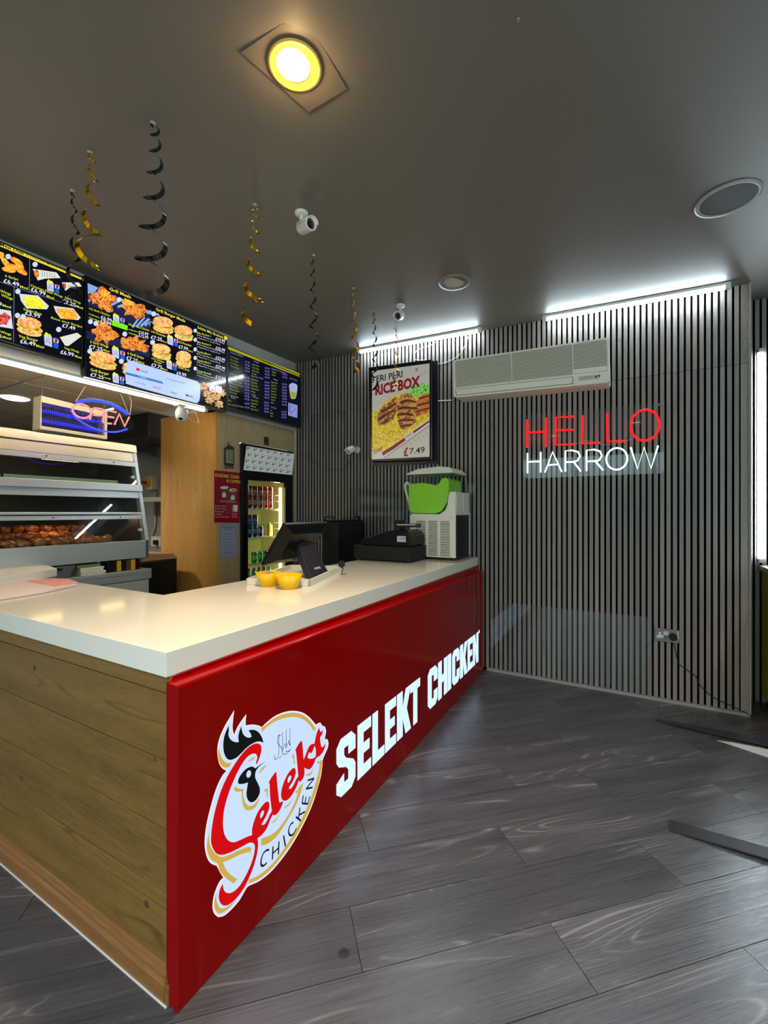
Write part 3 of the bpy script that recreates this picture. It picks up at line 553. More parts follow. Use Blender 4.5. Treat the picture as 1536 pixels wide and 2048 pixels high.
for t, x0, y0, x1, y1, h, m in [('1/2 Grill Chicken', 140, 390, 345, 462, 20, s_lime), ('£6.99', 255, 482, 362, 520, 36, s_white), ('Collection', 135, 440, 240, 478, 14, s_lime), ('With Meal', 135, 478, 238, 512, 14, s_lime), ('£7.99', 250, 520, 358, 556, 36, s_white),
        ('Whole Grill Chicken', 525, 545, 735, 608, 20, s_lime), ('£10.99', 628, 628, 725, 652, 30, s_white), ('£12.99', 628, 662, 725, 686, 30, s_white), ('Collection', 530, 595, 620, 618, 14, s_lime), ('With Meal', 530, 630, 618, 655, 14, s_lime),
        ('6 Grill Wings', 148, 722, 330, 772, 26, s_lime), ('£7.25', 138, 775, 272, 808, 40, s_white), ('Meal', 280, 800, 340, 818, 20, s_lime), ('6 Grill Strips', 518, 835, 680, 885, 26, s_lime), ('£7.25', 508, 885, 622, 922, 38, s_white), ('Meal', 630, 918, 682, 932, 18, s_lime),
        ('1/4 Pounder', 755, 618, 900, 668, 22, s_lime), ('£7.25', 750, 680, 862, 708, 36, s_white), ('Meal', 865, 712, 908, 725, 14, s_lime), ('1/2 Pounder', 1028, 722, 1155, 762, 22, s_lime), ('£7.99', 1025, 775, 1118, 800, 34, s_white), ('Meal', 1122, 805, 1165, 818, 14, s_lime),
        ('4 Pc Chicken', 755, 882, 885, 922, 18, s_lime), ('Burger', 785, 912, 860, 935, 16, s_lime), ('£7.75', 755, 955, 862, 985, 36, s_white), ('Meal', 865, 985, 912, 998, 14, s_lime), ('Selekt Stack', 1020, 970, 1135, 1005, 18, s_lime), ('£9.99', 1005, 1038, 1100, 1062, 36, s_white),
        ('Grill Burger', 152, 1000, 335, 1045, 28, s_lime), ('£7.25', 152, 1052, 282, 1085, 38, s_white), ('meal', 288, 1072, 350, 1088, 18, s_lime)]:
    S.text(t, x0, y0, x1, y1, h, m, 8, .012)
for i, (t, pr, y) in enumerate([('Mix Bucket 1', '£19.99', 610), ('Mix Bucket 2', '£25.99', 700), ('Family Meal 1', '£23.99', 795), ('Family Meal 2', '£27.99', 880), ('Kings Special', '£15.99', 985)]):
    S.text(t, 1210, y + 20, 1345, y + 55, 18, s_lime, 8, .008); S.text(pr, 1392, y + 85, 1485, y + 112, 30, s_white, 8, .012); S.ell(1190, y - 8, 17, 20, MATS['lit_badge'], 6, 12)
    S.text('8 Pcs Chicken 8 Spicy Wings', 1205, y + 38, 1480, y + 125, 12, s_white, 8); S.text('4 Reg Fries 1 Large Drink', 1205, y + 62, 1440, y + 135, 10, s_white, 8)
for x, y in ((152, 512), (205, 530), (492, 635), (145, 805), (458, 905), (778, 435), (768, 718), (435, 295)): S.ell(x, y, 24, 25, MATS['lit_badge'], 6, 14)
for i in range(7): blob(S, 1275 + i * 30, 1150 + (i % 3) * 60 + i * 12, 95, 75, rings('nugget', (150, 90, 40), (230, 180, 110), .8, 50) if 'nugget' not in MATS else MATS['nugget'], 3 + i % 3, 20 + i)
S.poly([(1330, 1130), (1380, 1120), (1390, 1210), (1330, 1200)], s_pink, 7); S.poly([(1390, 1140), (1455, 1160), (1455, 1225), (1395, 1210)], s_pink, 7); S.line([(1340, 1185), (1380, 1195)], .008, s_red, 8)
pop = lit('popup', (184, 206, 246)); S.poly([(500, 960), (520, 910), (570, 905), (1150, 1085), (1215, 1110), (1238, 1160), (1232, 1285), (1205, 1312), (1160, 1310), (560, 1145), (505, 1110), (496, 1040)], pop, 9, True, 100)
S.poly([(498, 1010), (860, 1105), (876, 1132), (498, 1035)], lit('popbar', (46, 130, 200)), 10); S.poly([(605, 968), (638, 978), (638, 1004), (605, 994)], lit('icon', (226, 30, 30)), 10)
ink2 = mat('ink_grey', (70, 76, 100), .5)
for t, x0, y0, x1, y1, h, m in [('YouTube', 645, 1005, 715, 1022, 20, ink2), ('NETFLIX', 770, 1168, 848, 1188, 22, s_red), ('Disney+', 945, 1218, 1010, 1235, 20, ink2), ('Mubi', 1095, 1248, 1168, 1268, 22, mat('ink_dark', (20, 24, 40), .5)), ('Available', 640, 1062, 705, 1080, 12, s_white), ('prime video', 595, 1115, 700, 1142, 12, ink2), ('Your streaming services are ready', 898, 1080, 1085, 1128, 12, ink2)]: S.text(t, x0, y0, x1, y1, h, m, 11, .01)
S.obj('picture', T2)
# screen three
T3 = screen('menu_screen', 'wall-mounted price list screen with a green banner in the corner by the slatted wall', 455, 601, 690, 817, (8, 8, 24))
S = Print('x', XS - .001, ZC); s_olive = lit('olive', (158, 160, 18)); s_dlime, s_vio = lit('dlime', (128, 150, 50), .9), lit('violet', (120, 118, 214), .95)
S.poly([(190, 238), (1300, 668), (1300, 720), (190, 292)], s_olive, 1); S.text('Selekt Menu', 700, 480, 885, 545, 26, MATS['ink'], 2, .01)
def lst(x0, x1, xp, y, sl, rows, h=24, step=52):
    for i, (t, pr) in enumerate(rows):
        yy = y + i * step * (1 if step else 1); w = (x1 - x0) * min(1, len(t) / 20)
        S.text(t, x0, yy, x0 + w, yy + sl * w, h, s_dlime, 3, .012); S.text(pr, xp, yy + sl * (xp - x0) - 4, xp + 72, yy + sl * (xp + 72 - x0) - 4, h + 4, s_vio, 3, .012)
S.text('Chicken Menu', 230, 350, 432, 420, 26, s_vio, 4, .01)
lst(232, 440, 462, 415, .36, [('1 Pc Chicken', '£1.99'), ('2 Pc Chicken', '£3.49'), ('3 Pc Chicken', '£4.75'), ('Chicken Bites', '£4.99')], step=47)
lst(222, 436, 455, 680, .27, [('Chicken Burger', '£3.75'), ('Chicken Fillet Burger', '£3.99'), ('Mini Fillet Burger', '£2.25'), ('Chicken Cheese Burger', '£4.25'), ('Tower Burger', '£4.75'), ('Mexican Burger', '£4.75'), ('Fish Burger', '£4.25'), ('Veggie Burger', '£4.25')], step=47)
S.text('Rice', 245, 1045, 310, 1060, 26, s_vio, 4, .01); lst(205, 436, 455, 1090, .2, [('Rice', '£3.49'), ('Rice with Grill Wings', '£7.25')], step=58)
S.text('Wings', 590, 490, 670, 512, 24, s_vio, 4, .01); lst(565, 735, 765, 535, .3, [('4 Spicy Wings', '£1.99'), ('6 Spicy Wings', '£2.99'), ('8 Spicy Wings', '£3.99'), ('10 Wings', '£4.75')], step=47)
S.text('Peri Peri Grill', 560, 715, 735, 760, 24, s_vio, 4, .01); lst(555, 735, 762, 765, .24, [('Grill Burger', '£4.75'), ('Grill Wrap', '£4.99'), ('Half Chicken', '£6.99'), ('Whole Chicken', '£10.99'), ('5 Wings', '£3.99'), ('10 Wings', '£6.75')], step=47)
S.text('Wraps', 575, 1035, 668, 1060, 24, s_vio, 4, .01); lst(550, 740, 755, 1085, .2, [('Chicken Wrap', '£3.75'), ('Veggie Wrap', '£3.75'), ('BBQ Wrap', '£3.99'), ('Mexican Wrap', '£4.25')], step=46)
S.text('Vegetarian Options', 860, 598, 1085, 672, 24, s_vio, 4, .01); lst(870, 1010, 1035, 650, .25, [('Veg Burger', '£3.75'), ('Veg Wrap', '£3.75')], step=45)
S.text('Sides', 895, 765, 960, 785, 24, s_vio, 4, .01); lst(862, 1010, 1030, 810, .2, [('Regular Fries', '£1.99'), ('Large Fries', '£2.49'), ('Cheesy Fries', '£2.99'), ('Spicy Rice', '£2.99'), ('Onion Rings', '£2.25'), ('Mozzarella', '£2.99'), ('Coleslaw', '£1.49'), ('Beans', '£1.49')], step=45)
S.text('Drinks', 865, 1195, 940, 1215, 24, s_vio, 4, .01); lst(850, 1000, 1022, 1245, .14, [('Can', '£1.25'), ('Bottle', '£2.99'), ('Water', '£1.00')], step=42)
S.text('Hot Drinks', 1145, 745, 1262, 790, 20, s_vio, 4, .01)
S.poly([(1135, 845), (1180, 815), (1240, 830), (1265, 880), (1240, 1040), (1200, 1062), (1160, 1035)], lit('cup', (170, 176, 224), .9), 3, True); S.poly([(1150, 945), (1248, 960), (1235, 1035), (1200, 1055), (1165, 1030)], s_olive, 4)
S.poly([(1125, 1115), (1268, 1155), (1262, 1352), (1122, 1310)], lit('logo_bg', (126, 148, 214), .9), 3)
S.line(smooth([(1170, 1150), (1145, 1200), (1160, 1260), (1180, 1290)], 4, 170, False), .006, mat('ink_navy', (20, 20, 60), .5), 5); S.line([(1165, 1260), (1195, 1250), (1245, 1200)], .008, s_red, 6); S.line(smooth([(1150, 1190), (1135, 1240), (1165, 1260), (1170, 1300), (1155, 1305)], 4, 170, False), .005, s_red, 6)
S.obj('picture', T3)

# ================================================================== TUBE LIGHTS
m_tube = mat('tube_cold', (236, 250, 255), .3, emit=60, ecol=(222, 244, 255)); m_tube2 = mat('tube_warm', (255, 246, 225), .3, emit=36, ecol=(255, 230, 190))
def tube_light(label, a, b_, m, r=.014, up=(0, 0, 1), grp='slim strip lights with glowing tubes'):
    a, b_ = Vector(a), Vector(b_); t = thing('strip_light', label, 'light', a, grp); d = (b_ - a).normalized(); u = Vector(up)
    s_ = d.cross(u).normalized() * .017; h = u * .018
    P0 = [a - s_ + h * .2, a + s_ + h * .2, a + s_ + h * 1.3, a - s_ + h * 1.3]; P1 = [p + (b_ - a) for p in P0]
    B().hexa(P0, P1).obj('housing', white, t, bevel=.002)
    B().cyl(a + d * .03 - u * .006, b_ - d * .03 - u * .006, r, 16).obj('tube', m, t)
    for p, e in ((a, 1), (b_, -1)): 
        q = B(); q.cyl(p - u * .004, p + d * e * .03 - u * .004, .0185, 14); q.obj('end_cap', white, t)
    return t
def on_ceil_wall(px, py, Y): return ony(px, py, Y)
a1, b1 = ony(716, 694, 3.70), ony(963, 657, 3.70); a2, b2 = ony(1086, 631, 3.70), ony(1461, 562, 3.70)
for p in (a1, b1, a2, b2): p.z = ceil(p.x, 3.7) - .026
tube_light('cold white strip light on the ceiling over the framed rice box poster', a1, b1, m_tube)
tube_light('long cold white strip light on the ceiling between wall air conditioner and room corner', a2, b2, m_tube)
tube_light('warm white strip light under the menu screens above the kitchen opening', (-3.17, .6, 2.262), (-3.17, 2.56, 2.262), m_tube2)
tube_light('upright strip light standing in the recess above the yellow unit', (.853, 4.085, 1.015), (.853, 4.085, 2.56), m_tube, .018, up=(0, 1, 0))

# ================================================================== CEILING FITTINGS
dl = Vector((-.997, 1.168, 0)); zc = ceil(dl.x, dl.y)
t = thing('downlight', 'glowing yellow recessed spotlight set in a square ceiling plate', 'light', (dl.x, dl.y, zc))
b = B(); a_ = .55; R_ = lambda u, v: (dl.x - .0 + u * math.cos(a_) - v * math.sin(a_), dl.y + u * math.sin(a_) + v * math.cos(a_))
pA, pB, pC, pD = onz(481.6, 103, zc), onz(617.5, 221.6, zc), onz(694, 176, zc), onz(603, 18, zc); b.prism([v - Vector((0, 0, .004)) for v in (pA, pB, pC, pD)], (0, 0, .003)); b.obj('square_plate', mat('plate', (112, 102, 94), .4), t)
B().lathe([(.080, -.002), (.090, -.006), (.091, -.011), (.079, -.013), (.076, -.008)], (dl.x, dl.y, zc), 40, axis=None).obj('rim', mat('gold_rim', (235, 190, 90), .3), t)
m_hot = mat('lamp_core', (255, 244, 214), .3, emit=26, ecol=(255, 226, 160)); m_lens = mat('lamp_lens', (255, 224, 60), .3, emit=1.6, ecol=(255, 226, 84))
B().lathe([(.0, -.0195), (.02, -.0193), (.040, -.0186), (.056, -.0172)], (dl.x + .002, dl.y - .012, zc), 36).obj('bulb', m_hot, t)
b = B(); b.lathe([(.054, -.0162), (.064, -.0150), (.078, -.010)], (dl.x, dl.y, zc), 40); b.obj('lens', m_lens, t)
b = B()
for i in range(40):
    for r_ in (.059, .0625, .066, .0695, .073):
        an = 2 * math.pi * i / 40; b.cyl((dl.x + r_ * math.cos(an), dl.y + r_ * math.sin(an), zc - .0165), (dl.x + r_ * math.cos(an), dl.y + r_ * math.sin(an), zc - .0175), .0015, 5, cap=True)
o = b.obj('lens_dimple', mat('dimple', (200, 160, 20), .4), t); o['kind'] = 'stuff'
sp = lamp('downlight_lamp', 'SPOT', (dl.x, dl.y, zc - .03), (0, 0, 0), 200, (1, .80, .52), spot_size=math.radians(130), spot_blend=.9, shadow_soft_size=.05)
lamp('downlight_spill', 'POINT', (dl.x, dl.y, zc - .05), (0, 0, 0), 3.2, (1, .66, .26), shadow_soft_size=.03)
# out-of-view ceiling spots, added to raise the general light
for i, (x, y) in enumerate([(.15, -.8), (-1.2, -1.6), (1.6, .9)]):
    z = ceil(x, y); t = thing('downlight', ['added unseen spotlight over the front of the shop', 'added unseen spotlight behind the counter end', 'added unseen spotlight near the window side wall'][i], 'light', (x, y, z))
    B().lathe([(.075, -.001), (.085, -.004), (.085, -.01), (.07, -.01), (.068, -.004)], (x, y, z), 28).obj('rim', white, t)
    B().lathe([(0, -.006), (.07, -.005)], (x, y, z), 24).obj('lens', mat('lamp_white', (255, 244, 226), .3, emit=8), t)
    lamp('added_spot_lamp', 'SPOT', (x, y, z - .03), (0, 0, 0), 215, (.92, .97, 1), spot_size=math.radians(140), spot_blend=.8, shadow_soft_size=.07)
x, y = -1.026, 2.85; z = ceil(x, y); t = thing('downlight', 'small unlit recessed downlight near the air conditioner', 'light', (x, y, z))
B().lathe([(.078, -.0005), (.108, -.003), (.108, -.008), (.08, -.012), (.076, -.006), (.074, -.001)], (x, y, z), 40).obj('rim', mat('grey_rim', (128, 122, 118), .4), t)
B().lathe([(0, -.0015), (.076, -.001)], (x, y, z), 36).obj('lens', mat('dull_lens', (214, 204, 190), .25, bump=.1, bscale=90), t)
x, y = .435, 2.68; z = ceil(x, y); t = thing('ceiling_speaker', 'round grey speaker grille flush with the ceiling', 'speaker', (x, y, z))
B().lathe([(.112, -.0005), (.132, -.004), (.132, -.01), (.118, -.014), (.112, -.009)], (x, y, z), 48).obj('rim', mat('grey_rim2', (158, 158, 156), .35), t)
B().lathe([(0, -.012), (.06, -.012), (.112, -.008)], (x, y, z), 40).obj('grille', mat('speaker_mesh', (102, 102, 102), .6, bump=.6, bscale=500), t)
for i, (x, y) in enumerate([(-.291, 1.386), (-.351, 2.852)]):
    z = ceil(x, y); tag(B().cyl((x, y, z), (x, y, z - .005), .005, 8).obj('screw_plug', mat('plug_grey', (150, 148, 144), .5)), ['tiny pale screw plug in the ceiling between the spotlight and speaker', 'tiny pale screw plug in the ceiling over the neon sign'][i], 'screw plug')

# hanging foil spirals
m_gold = mat('gold_foil', (214, 168, 20), .18, metal=1, spec=.6); m_bfoil = mat('black_foil', (14, 14, 14), .16, spec=.7)
lst_ = [((-2.382, 1.137), 612, m_bfoil, 'black', 'short black foil spiral hanging over the meal deal screen', 5, .032), ((-2.045, 1.046), 540, m_gold, 'gold', 'gold foil spiral hanging beside the meal deal screen', 5, .052), ((-1.659, 1.084), 578, m_bfoil, 'black', 'long black foil spiral with big bottom curl, in front of grill meals screen', 7, .066),
        ((-1.658, 1.633), 640, m_gold, 'gold', 'gold foil spiral hanging next to the larger ceiling camera', 6, .056), ((-1.682, 2.142), 735, m_bfoil, 'black', 'black foil spiral hanging before the dark room corner', 7, .034), ((-1.693, 2.61), 742, m_gold, 'gold', 'gold foil spiral hanging by the end of the poster strip light', 6, .032),
        ((-1.759, 3.004), 792, m_bfoil, 'black', 'thin black foil spiral trailing over the poster title', 7, .030), ((-1.773, 3.411), 778, m_gold, 'gold', 'small gold foil spiral hanging before the middle of the poster', 6, .024)]
for i, ((x, y), pb0, m, cn, lab, turns, R0) in enumerate(lst_):
    z = ceil(x, y); dep = Vector((x, y, 0)).dot(FW); zb = H + (1024 - pb0) / FPX * dep; L_ = z - zb
    t = thing('foil_spiral', lab, 'decoration', (x, y, z), 'spiral foil streamers hung from the ceiling')
    B().lathe([(0, -.006), (.008, -.005), (.012, 0)], (x, y, z), 10).obj('putty', mat('putty', (176, 172, 166), .7), t)
    n = turns * 26; vs = []; sg_ = random.choice((1, 1, -1)); ph = random.uniform(0, 6)
    for k in range(n + 1):
        u = k / n; an = ph + sg_ * 2 * math.pi * turns * (u ** .72); r = R0 * (.20 + .80 * u ** 1.25); zz = z - .012 - (L_ - .012) * (u ** 1.15); w = .0068 * (.6 + .8 * u)
        cx, cy = x + .012 * math.sin(3 * u + i), y + .008 * math.sin(4 * u); ca, sa = math.cos(an), math.sin(an)
        vs += [(cx + (r - w) * ca, cy + (r - w) * sa, zz + w * .9), (cx + (r + w) * ca, cy + (r + w) * sa, zz - w * .9)]
    b = B(); b.add(vs, [(2 * k, 2 * k + 1, 2 * k + 3, 2 * k + 2) for k in range(n)], m, True); b.obj('ribbon', m, t)
    B().tube([(x, y, z - .004), (x + .002, y, z - .015)], .001, 5).obj('thread', m, t)

# security cameras
def bullet(label, base, nrm, body_dir, stem, L_, r, blue=False):
    base, nrm, d = Vector(base), Vector(nrm), Vector(body_dir).normalized(); t = thing('security_camera', label, 'camera', base, 'white bullet security cameras')
    B().lathe([(0, 0), (.034, 0), (.035, .006), (.030, .014), (.012, .02), (0, .02)], base, 28, axis=nrm).obj('mount', white, t)
    p = base + nrm * stem; q = B(); q.tube([base + nrm * .015, base + nrm * (stem * .5), p + d * .0], .010, 10); q.cyl(p - d * .012, p + d * .03, .013, 12); q.obj('arm', white, t)
    c0 = p - d * .01 + nrm * r * .9; c1 = c0 + d * L_
    q = B(); q.lathe([(0, 0), (r * .8, 0), (r, .01), (r, L_ - .004), (r * 1.04, L_), (r * 1.04, L_ + .004), (r * .82, L_ + .004), (r * .82, L_ - .012)], c0, 30, axis=d); q.obj('body', white, t)
    q = B(); q.lathe([(0, L_ - .013), (r * .82, L_ - .013)], c0, 24, axis=d, m=black); q.lathe([(0, L_ - .003), (r * .28, L_ - .004), (r * .36, L_ - .012)], c0, 18, axis=d, m=mat('lens_glass', (8, 8, 20), .05)); q.lathe([(r * .5, L_ - .012), (r * .52, L_ - .009), (r * .72, L_ - .009), (r * .74, L_ - .012)], c0, 24, axis=d, m=mat('ir_ring', (70, 64, 62), .3)); q.obj('lens', None, t)
    # sun hood
    up = -nrm if abs(nrm.z) > .5 else Vector((0, 0, -1)); up = up if abs(nrm.z) > .5 else Vector((0, 0, 1)); side = d.cross(up).normalized(); upp = side.cross(d); pts = []
    for k in range(11):
        an = math.radians(-80 + 16 * k); pts.append(-(upp * math.cos(an)) * (r + .004) * (-1 if abs(nrm.z) < .5 else -1) + side * math.sin(an) * (r + .004))
    v0 = [c0 + p_ + d * .01 for p_ in pts]; v1 = [c0 + p_ + d * (L_ + .016) for p_ in pts]
    q = B(); q.add(v0 + v1, [(k, k + 1, k + 12, k + 11) for k in range(10)], white, True); o = q.obj('hood', white, t); md = o.modifiers.new('s', 'SOLIDIFY'); md.thickness = .0015
    return t
p = Vector((-1.487, 1.793, 0)); p.z = ceil(p.x, p.y)
bullet('larger white bullet camera on the ceiling by a gold spiral', p, (0, 0, -1), (1.0, -.35, -.25), .055, .105, .031)
p = Vector((-1.519, 3.006, 0)); p.z = ceil(p.x, p.y)
bullet('smaller white bullet camera on the ceiling above the poster strip light', p, (0, 0, -1), (.15, -1, -.45), .055, .085, .031)
bullet('white bullet camera on the slatted wall left of the poster', (-2.40, YB - .014, 2.015), (0, -1, 0), (-.45, -.8, -.42), .05, .075, .034)
b = B(); q = ony(704, 912, 3.76); q2 = ony(690, 935, 3.76); pts = [ony(*v, 3.768) for v in [(702, 908), (698, 925), (685, 936), (665, 940), (645, 934), (625, 922), (608, 910), (594, 905)]]
tag(B().tube([tuple(v) for v in smooth(pts, 4, 170, False)], .0018, 6).obj('camera_cable', black), 'thin black cable drooping from the wall camera to the fridge corner', 'cable')

# ================================================================== SLAT WALL OBJECTS
YW = YB - .014      # front of the slats
# air conditioner
YA = 3.59
acv = zm(860, 540, 3.938); t_ac = thing('air_conditioner', 'cream wall-mounted air conditioner with long louvred front', 'air conditioner', tuple(ony(1062, 780, 3.7)))
def acp(x, y, Y=YA): X, Yy = acv(x, y); return ony(X, Yy, Y)
def lerp(a, b, t): return a + (b - a) * t
TL, TR, BR, BL = (176, 712), (1408, 530), (1418, 884), (186, 1006)
def acuv(u, v, Y=YA):
    x = lerp(lerp(TL[0], BL[0], v), lerp(TR[0], BR[0], v), u); y = lerp(lerp(TL[1], BL[1], v), lerp(TR[1], BR[1], v), u); return acp(x, y, Y)
def rrect(u0, u1, v0, v1, ru, rv, n=5):
    o = []
    for cu, cv, a0 in ((u0 + ru, v0 + rv, 180), (u1 - ru, v0 + rv, 270), (u1 - ru, v1 - rv, 0), (u0 + ru, v1 - rv, 90)):
        for k in range(n + 1): a = math.radians(a0 + 90 * k / n); o.append((cu + ru * math.cos(a), cv + rv * math.sin(a)))
    return o
m_ac = mat('ac_cream', (242, 236, 218), .4)
body = [acuv(u, v) for u, v in rrect(0, 1, 0, 1, .022, .08)]
B().prism(body, (0, YW - YA, 0)).obj('housing', m_ac, t_ac, bevel=.006)
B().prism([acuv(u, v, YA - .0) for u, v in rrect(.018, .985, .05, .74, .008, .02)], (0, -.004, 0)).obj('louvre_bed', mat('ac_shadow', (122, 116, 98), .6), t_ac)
NL = 21
for i in range(NL):
    v = .06 + .655 * i / (NL - 1)
    for u0, u1 in ((.019, .375), (.379, .765), (.770, .984)):
        if u0 > .7 and v > .62: continue
        a, b_ = acuv(u0, v, YA - .004), acuv(u1, v, YA - .004); h = .0072
        P0 = [a, a + Vector((0, -.011, -.004)), a + Vector((0, -.011, -.004 - h * .6)), a + Vector((0, 0, -h))]; P1 = [p + (b_ - a) for p in P0]
        B().hexa(P0, P1).obj('louvre', m_ac, t_ac)
for u in (.377, .767): 
    a, b_ = acuv(u, .05, YA - .004), acuv(u, .74, YA - .004); B().hexa([a + Vector((-.003, 0, 0)), a + Vector((.003, 0, 0)), a + Vector((.003, -.014, 0)), a + Vector((-.003, -.014, 0))], [b_ + Vector((-.003, 0, 0)), b_ + Vector((.003, 0, 0)), b_ + Vector((.003, -.014, 0)), b_ + Vector((-.003, -.014, 0))]).obj('divider', m_ac, t_ac)
B().prism([acuv(u, v) for u, v in ((.768, .64), (.984, .64), (.984, .74), (.768, .74))], (0, -.012, 0)).obj('panel_lip', m_ac, t_ac, bevel=.002)
B().prism([acuv(u, v) for u, v in ((.012, .785), (.765, .785), (.765, .955), (.02, .955))], (0, -.003, 0)).obj('flap_gap', mat('gap_brown', (96, 72, 56), .6), t_ac)
B().prism([acuv(u, v, YA - .002) for u, v in ((.016, .797), (.762, .797), (.762, .945), (.024, .945))], (0, -.009, 0)).obj('flap', m_ac, t_ac, bevel=.002)
B().prism([acuv(u, v) for u, v in ((.80, .80), (.93, .80), (.93, .90), (.80, .90))], (0, -.002, 0)).obj('control_panel', mat('ac_panel', (206, 196, 176), .4), t_ac)
S = Print('y', YA - .0025, acv); ak = mat('ac_ink', (90, 80, 70), .5)
for k, (x, y) in enumerate([(1200, 850), (1222, 846), (1242, 842), (1262, 838)]): S.ell(x, y, 4, 4, ak, 2, 8)
for k, (x, y) in enumerate([(1306, 840), (1332, 834)]): S.ell(x, y, 10, 9, ak, 2, 10)
S.text('AUTO', 1228, 805, 1275, 798, 8, ak, 2); S.obj('control_marks', t_ac)

# framed poster
pv = zm(700, 640, 5.486); YP = 3.70
t_p = thing('framed_poster', 'black framed lit poster of a grilled chicken rice box', 'poster', tuple(ony(805, 915, 3.74)))
fo = [(204, 522), (893, 432), (893, 1532), (222, 1552)]; fi = [(240, 560), (872, 474), (872, 1500), (238, 1530)]
b = B(); Fo = [ony(*pv(*q), YP) for q in fo]; Fi = [ony(*pv(*q), YP) for q in fi]; dv = Vector((0, YW - YP, 0))
for i in range(4):
    j = (i + 1) % 4; b.hexa([Fo[i], Fo[j], Fi[j], Fi[i]], [Fo[i] + dv, Fo[j] + dv, Fi[j] + dv, Fi[i] + dv])
b.obj('frame', mat('frame_black', (14, 15, 20), .25), t_p, bevel=.002)
b = B(); Fb = [p + Vector((sx, YW - YP - .022, sz)) for p, sx, sz in zip(Fo, (-.0, .035, .035, .0), (.0, .0, -.035, -.035))]; b.prism(Fb, (0, .022, 0)); b.obj('back_frame', mat('frame_black2', (24, 25, 30), .3), t_p)
e0, e1_ = Fo[1] + Vector((.001, -.001, 0)), Fo[2] + Vector((.001, -.001, 0)); B().hexa([e0, e0 + Vector((.004, 0, 0)), e0 + Vector((.004, .003, 0)), e0 + Vector((0, .003, 0))], [e1_, e1_ + Vector((.004, 0, 0)), e1_ + Vector((.004, .003, 0)), e1_ + Vector((0, .003, 0))]).obj('steel_edge', chrome, t_p)
B().prism([p + Vector((0, .006, 0)) for p in Fi], (0, .01, 0)).obj('poster_board', mat('board', (210, 208, 196), .5), t_p)
S = Print('y', YP + .005, pv); pp = lambda n, c: mat('print_' + n, c, .35, emit=.5)
p_bg, p_tray, p_ink, p_red, p_green = pp('bg', (206, 206, 194)), pp('tray', (226, 222, 204)), pp('ink', (44, 30, 36)), pp('red', (150, 22, 30)), rings('print_salad', (50, 130, 40), (150, 220, 110), .4, 45)
p_rice = rings('print_rice', (170, 130, 8), (245, 215, 70), .4, 75); p_ch = rings('print_chicken', (120, 62, 30), (205, 150, 84), .4, 28); p_char = rings('print_char', (60, 26, 14), (120, 54, 26), .4, 60); p_ch2 = rings('print_chicken2', (150, 62, 20), (210, 130, 60), .4, 40)
clip = lambda pts: [(min(max(x, 240), 872), y) for x, y in pts]
S.poly([(240, 560), (872, 474), (872, 1500), (238, 1530)], p_bg, 1)
S.poly([(240, 1030), (330, 960), (430, 860), (560, 800), (700, 820), (872, 770), (872, 1180), (650, 1300), (380, 1480), (240, 1420)], p_rice, 2)
S.poly([(610, 800), (660, 760), (690, 700), (740, 720), (800, 690), (872, 720), (872, 800), (780, 830), (720, 840), (660, 815)], p_green, 3, True, 40)
S.poly([(745, 870), (790, 820), (872, 800), (872, 1010), (800, 1040), (720, 1060), (700, 960)], p_ch2, 4, True)
S.poly([(295, 1090), (330, 980), (400, 920), (470, 870), (500, 835), (545, 870), (530, 950), (500, 1030), (470, 1100), (400, 1150), (320, 1160)], p_ch, 5, True)
S.poly([(520, 950), (540, 860), (590, 810), (660, 815), (720, 870), (770, 930), (745, 1010), (700, 1040), (735, 1110), (680, 1160), (620, 1200), (560, 1190), (525, 1110), (515, 1040)], p_ch, 6, True)
for pts in ([(545, 900), (620, 870), (720, 890), (740, 910), (640, 900), (560, 925)], [(525, 965), (600, 945), (740, 965), (745, 985), (620, 975), (530, 990)], [(520, 1030), (600, 1015), (700, 1035), (700, 1055), (600, 1045), (522, 1055)], [(530, 1095), (600, 1085), (700, 1090), (720, 1105), (620, 1110), (535, 1120)], [(545, 1155), (620, 1145), (690, 1140), (660, 1165), (560, 1180)],
            [(340, 1000), (420, 950), (510, 900), (500, 925), (420, 985), (345, 1025)], [(305, 1080), (400, 1020), (480, 980), (470, 1005), (400, 1055), (310, 1110)], [(330, 1140), (400, 1090), (450, 1060), (440, 1090), (380, 1140)], [(760, 850), (870, 822), (872, 840), (765, 872)], [(735, 930), (872, 890), (872, 912), (735, 955)], [(720, 1000), (872, 955), (872, 975), (720, 1022)]): S.poly(pts, p_char, 7, True)
S.poly([(255, 1440), (380, 1430), (500, 1350), (650, 1230), (872, 1080), (872, 1145), (700, 1265), (500, 1410), (370, 1515), (238, 1530), (240, 1450)], p_tray, 8)
S.poly([(872, 1145), (872, 1500), (380, 1520), (500, 1410), (700, 1265)], pp('table', (214, 210, 192)), 8)
S.poly([(352, 1450), (470, 1380), (600, 1290), (610, 1320), (490, 1410), (362, 1490)], p_red, 9); S.poly([(690, 1225), (872, 1100), (872, 1120), (700, 1245)], p_red, 9)
S.line([(380, 1515), (500, 1425), (690, 1290), (872, 1160)], .005, pp('edge', (90, 90, 84)), 9)
for i in range(7): S.line([(560 + i * 45, 1380 - i * 26), (590 + i * 45, 1420 - i * 26)], .0022, pp('edge', (90, 90, 84)), 9)
S.text('PERI PERI', 250, 690, 578, 625, 70, p_ink, 9, .018); S.text('RICE BOX', 278, 825, 772, 725, 108, p_red, 9, .045)
S.text('Selekt', 258, 1478, 360, 1425, 55, p_red, 10, .01); S.text('Selekt', 612, 1300, 678, 1255, 30, p_red, 10); S.text('£', 590, 1492, 640, 1490, 92, p_red, 10, .04); S.text('7.49', 655, 1470, 822, 1455, 66, p_ink, 10, .012)
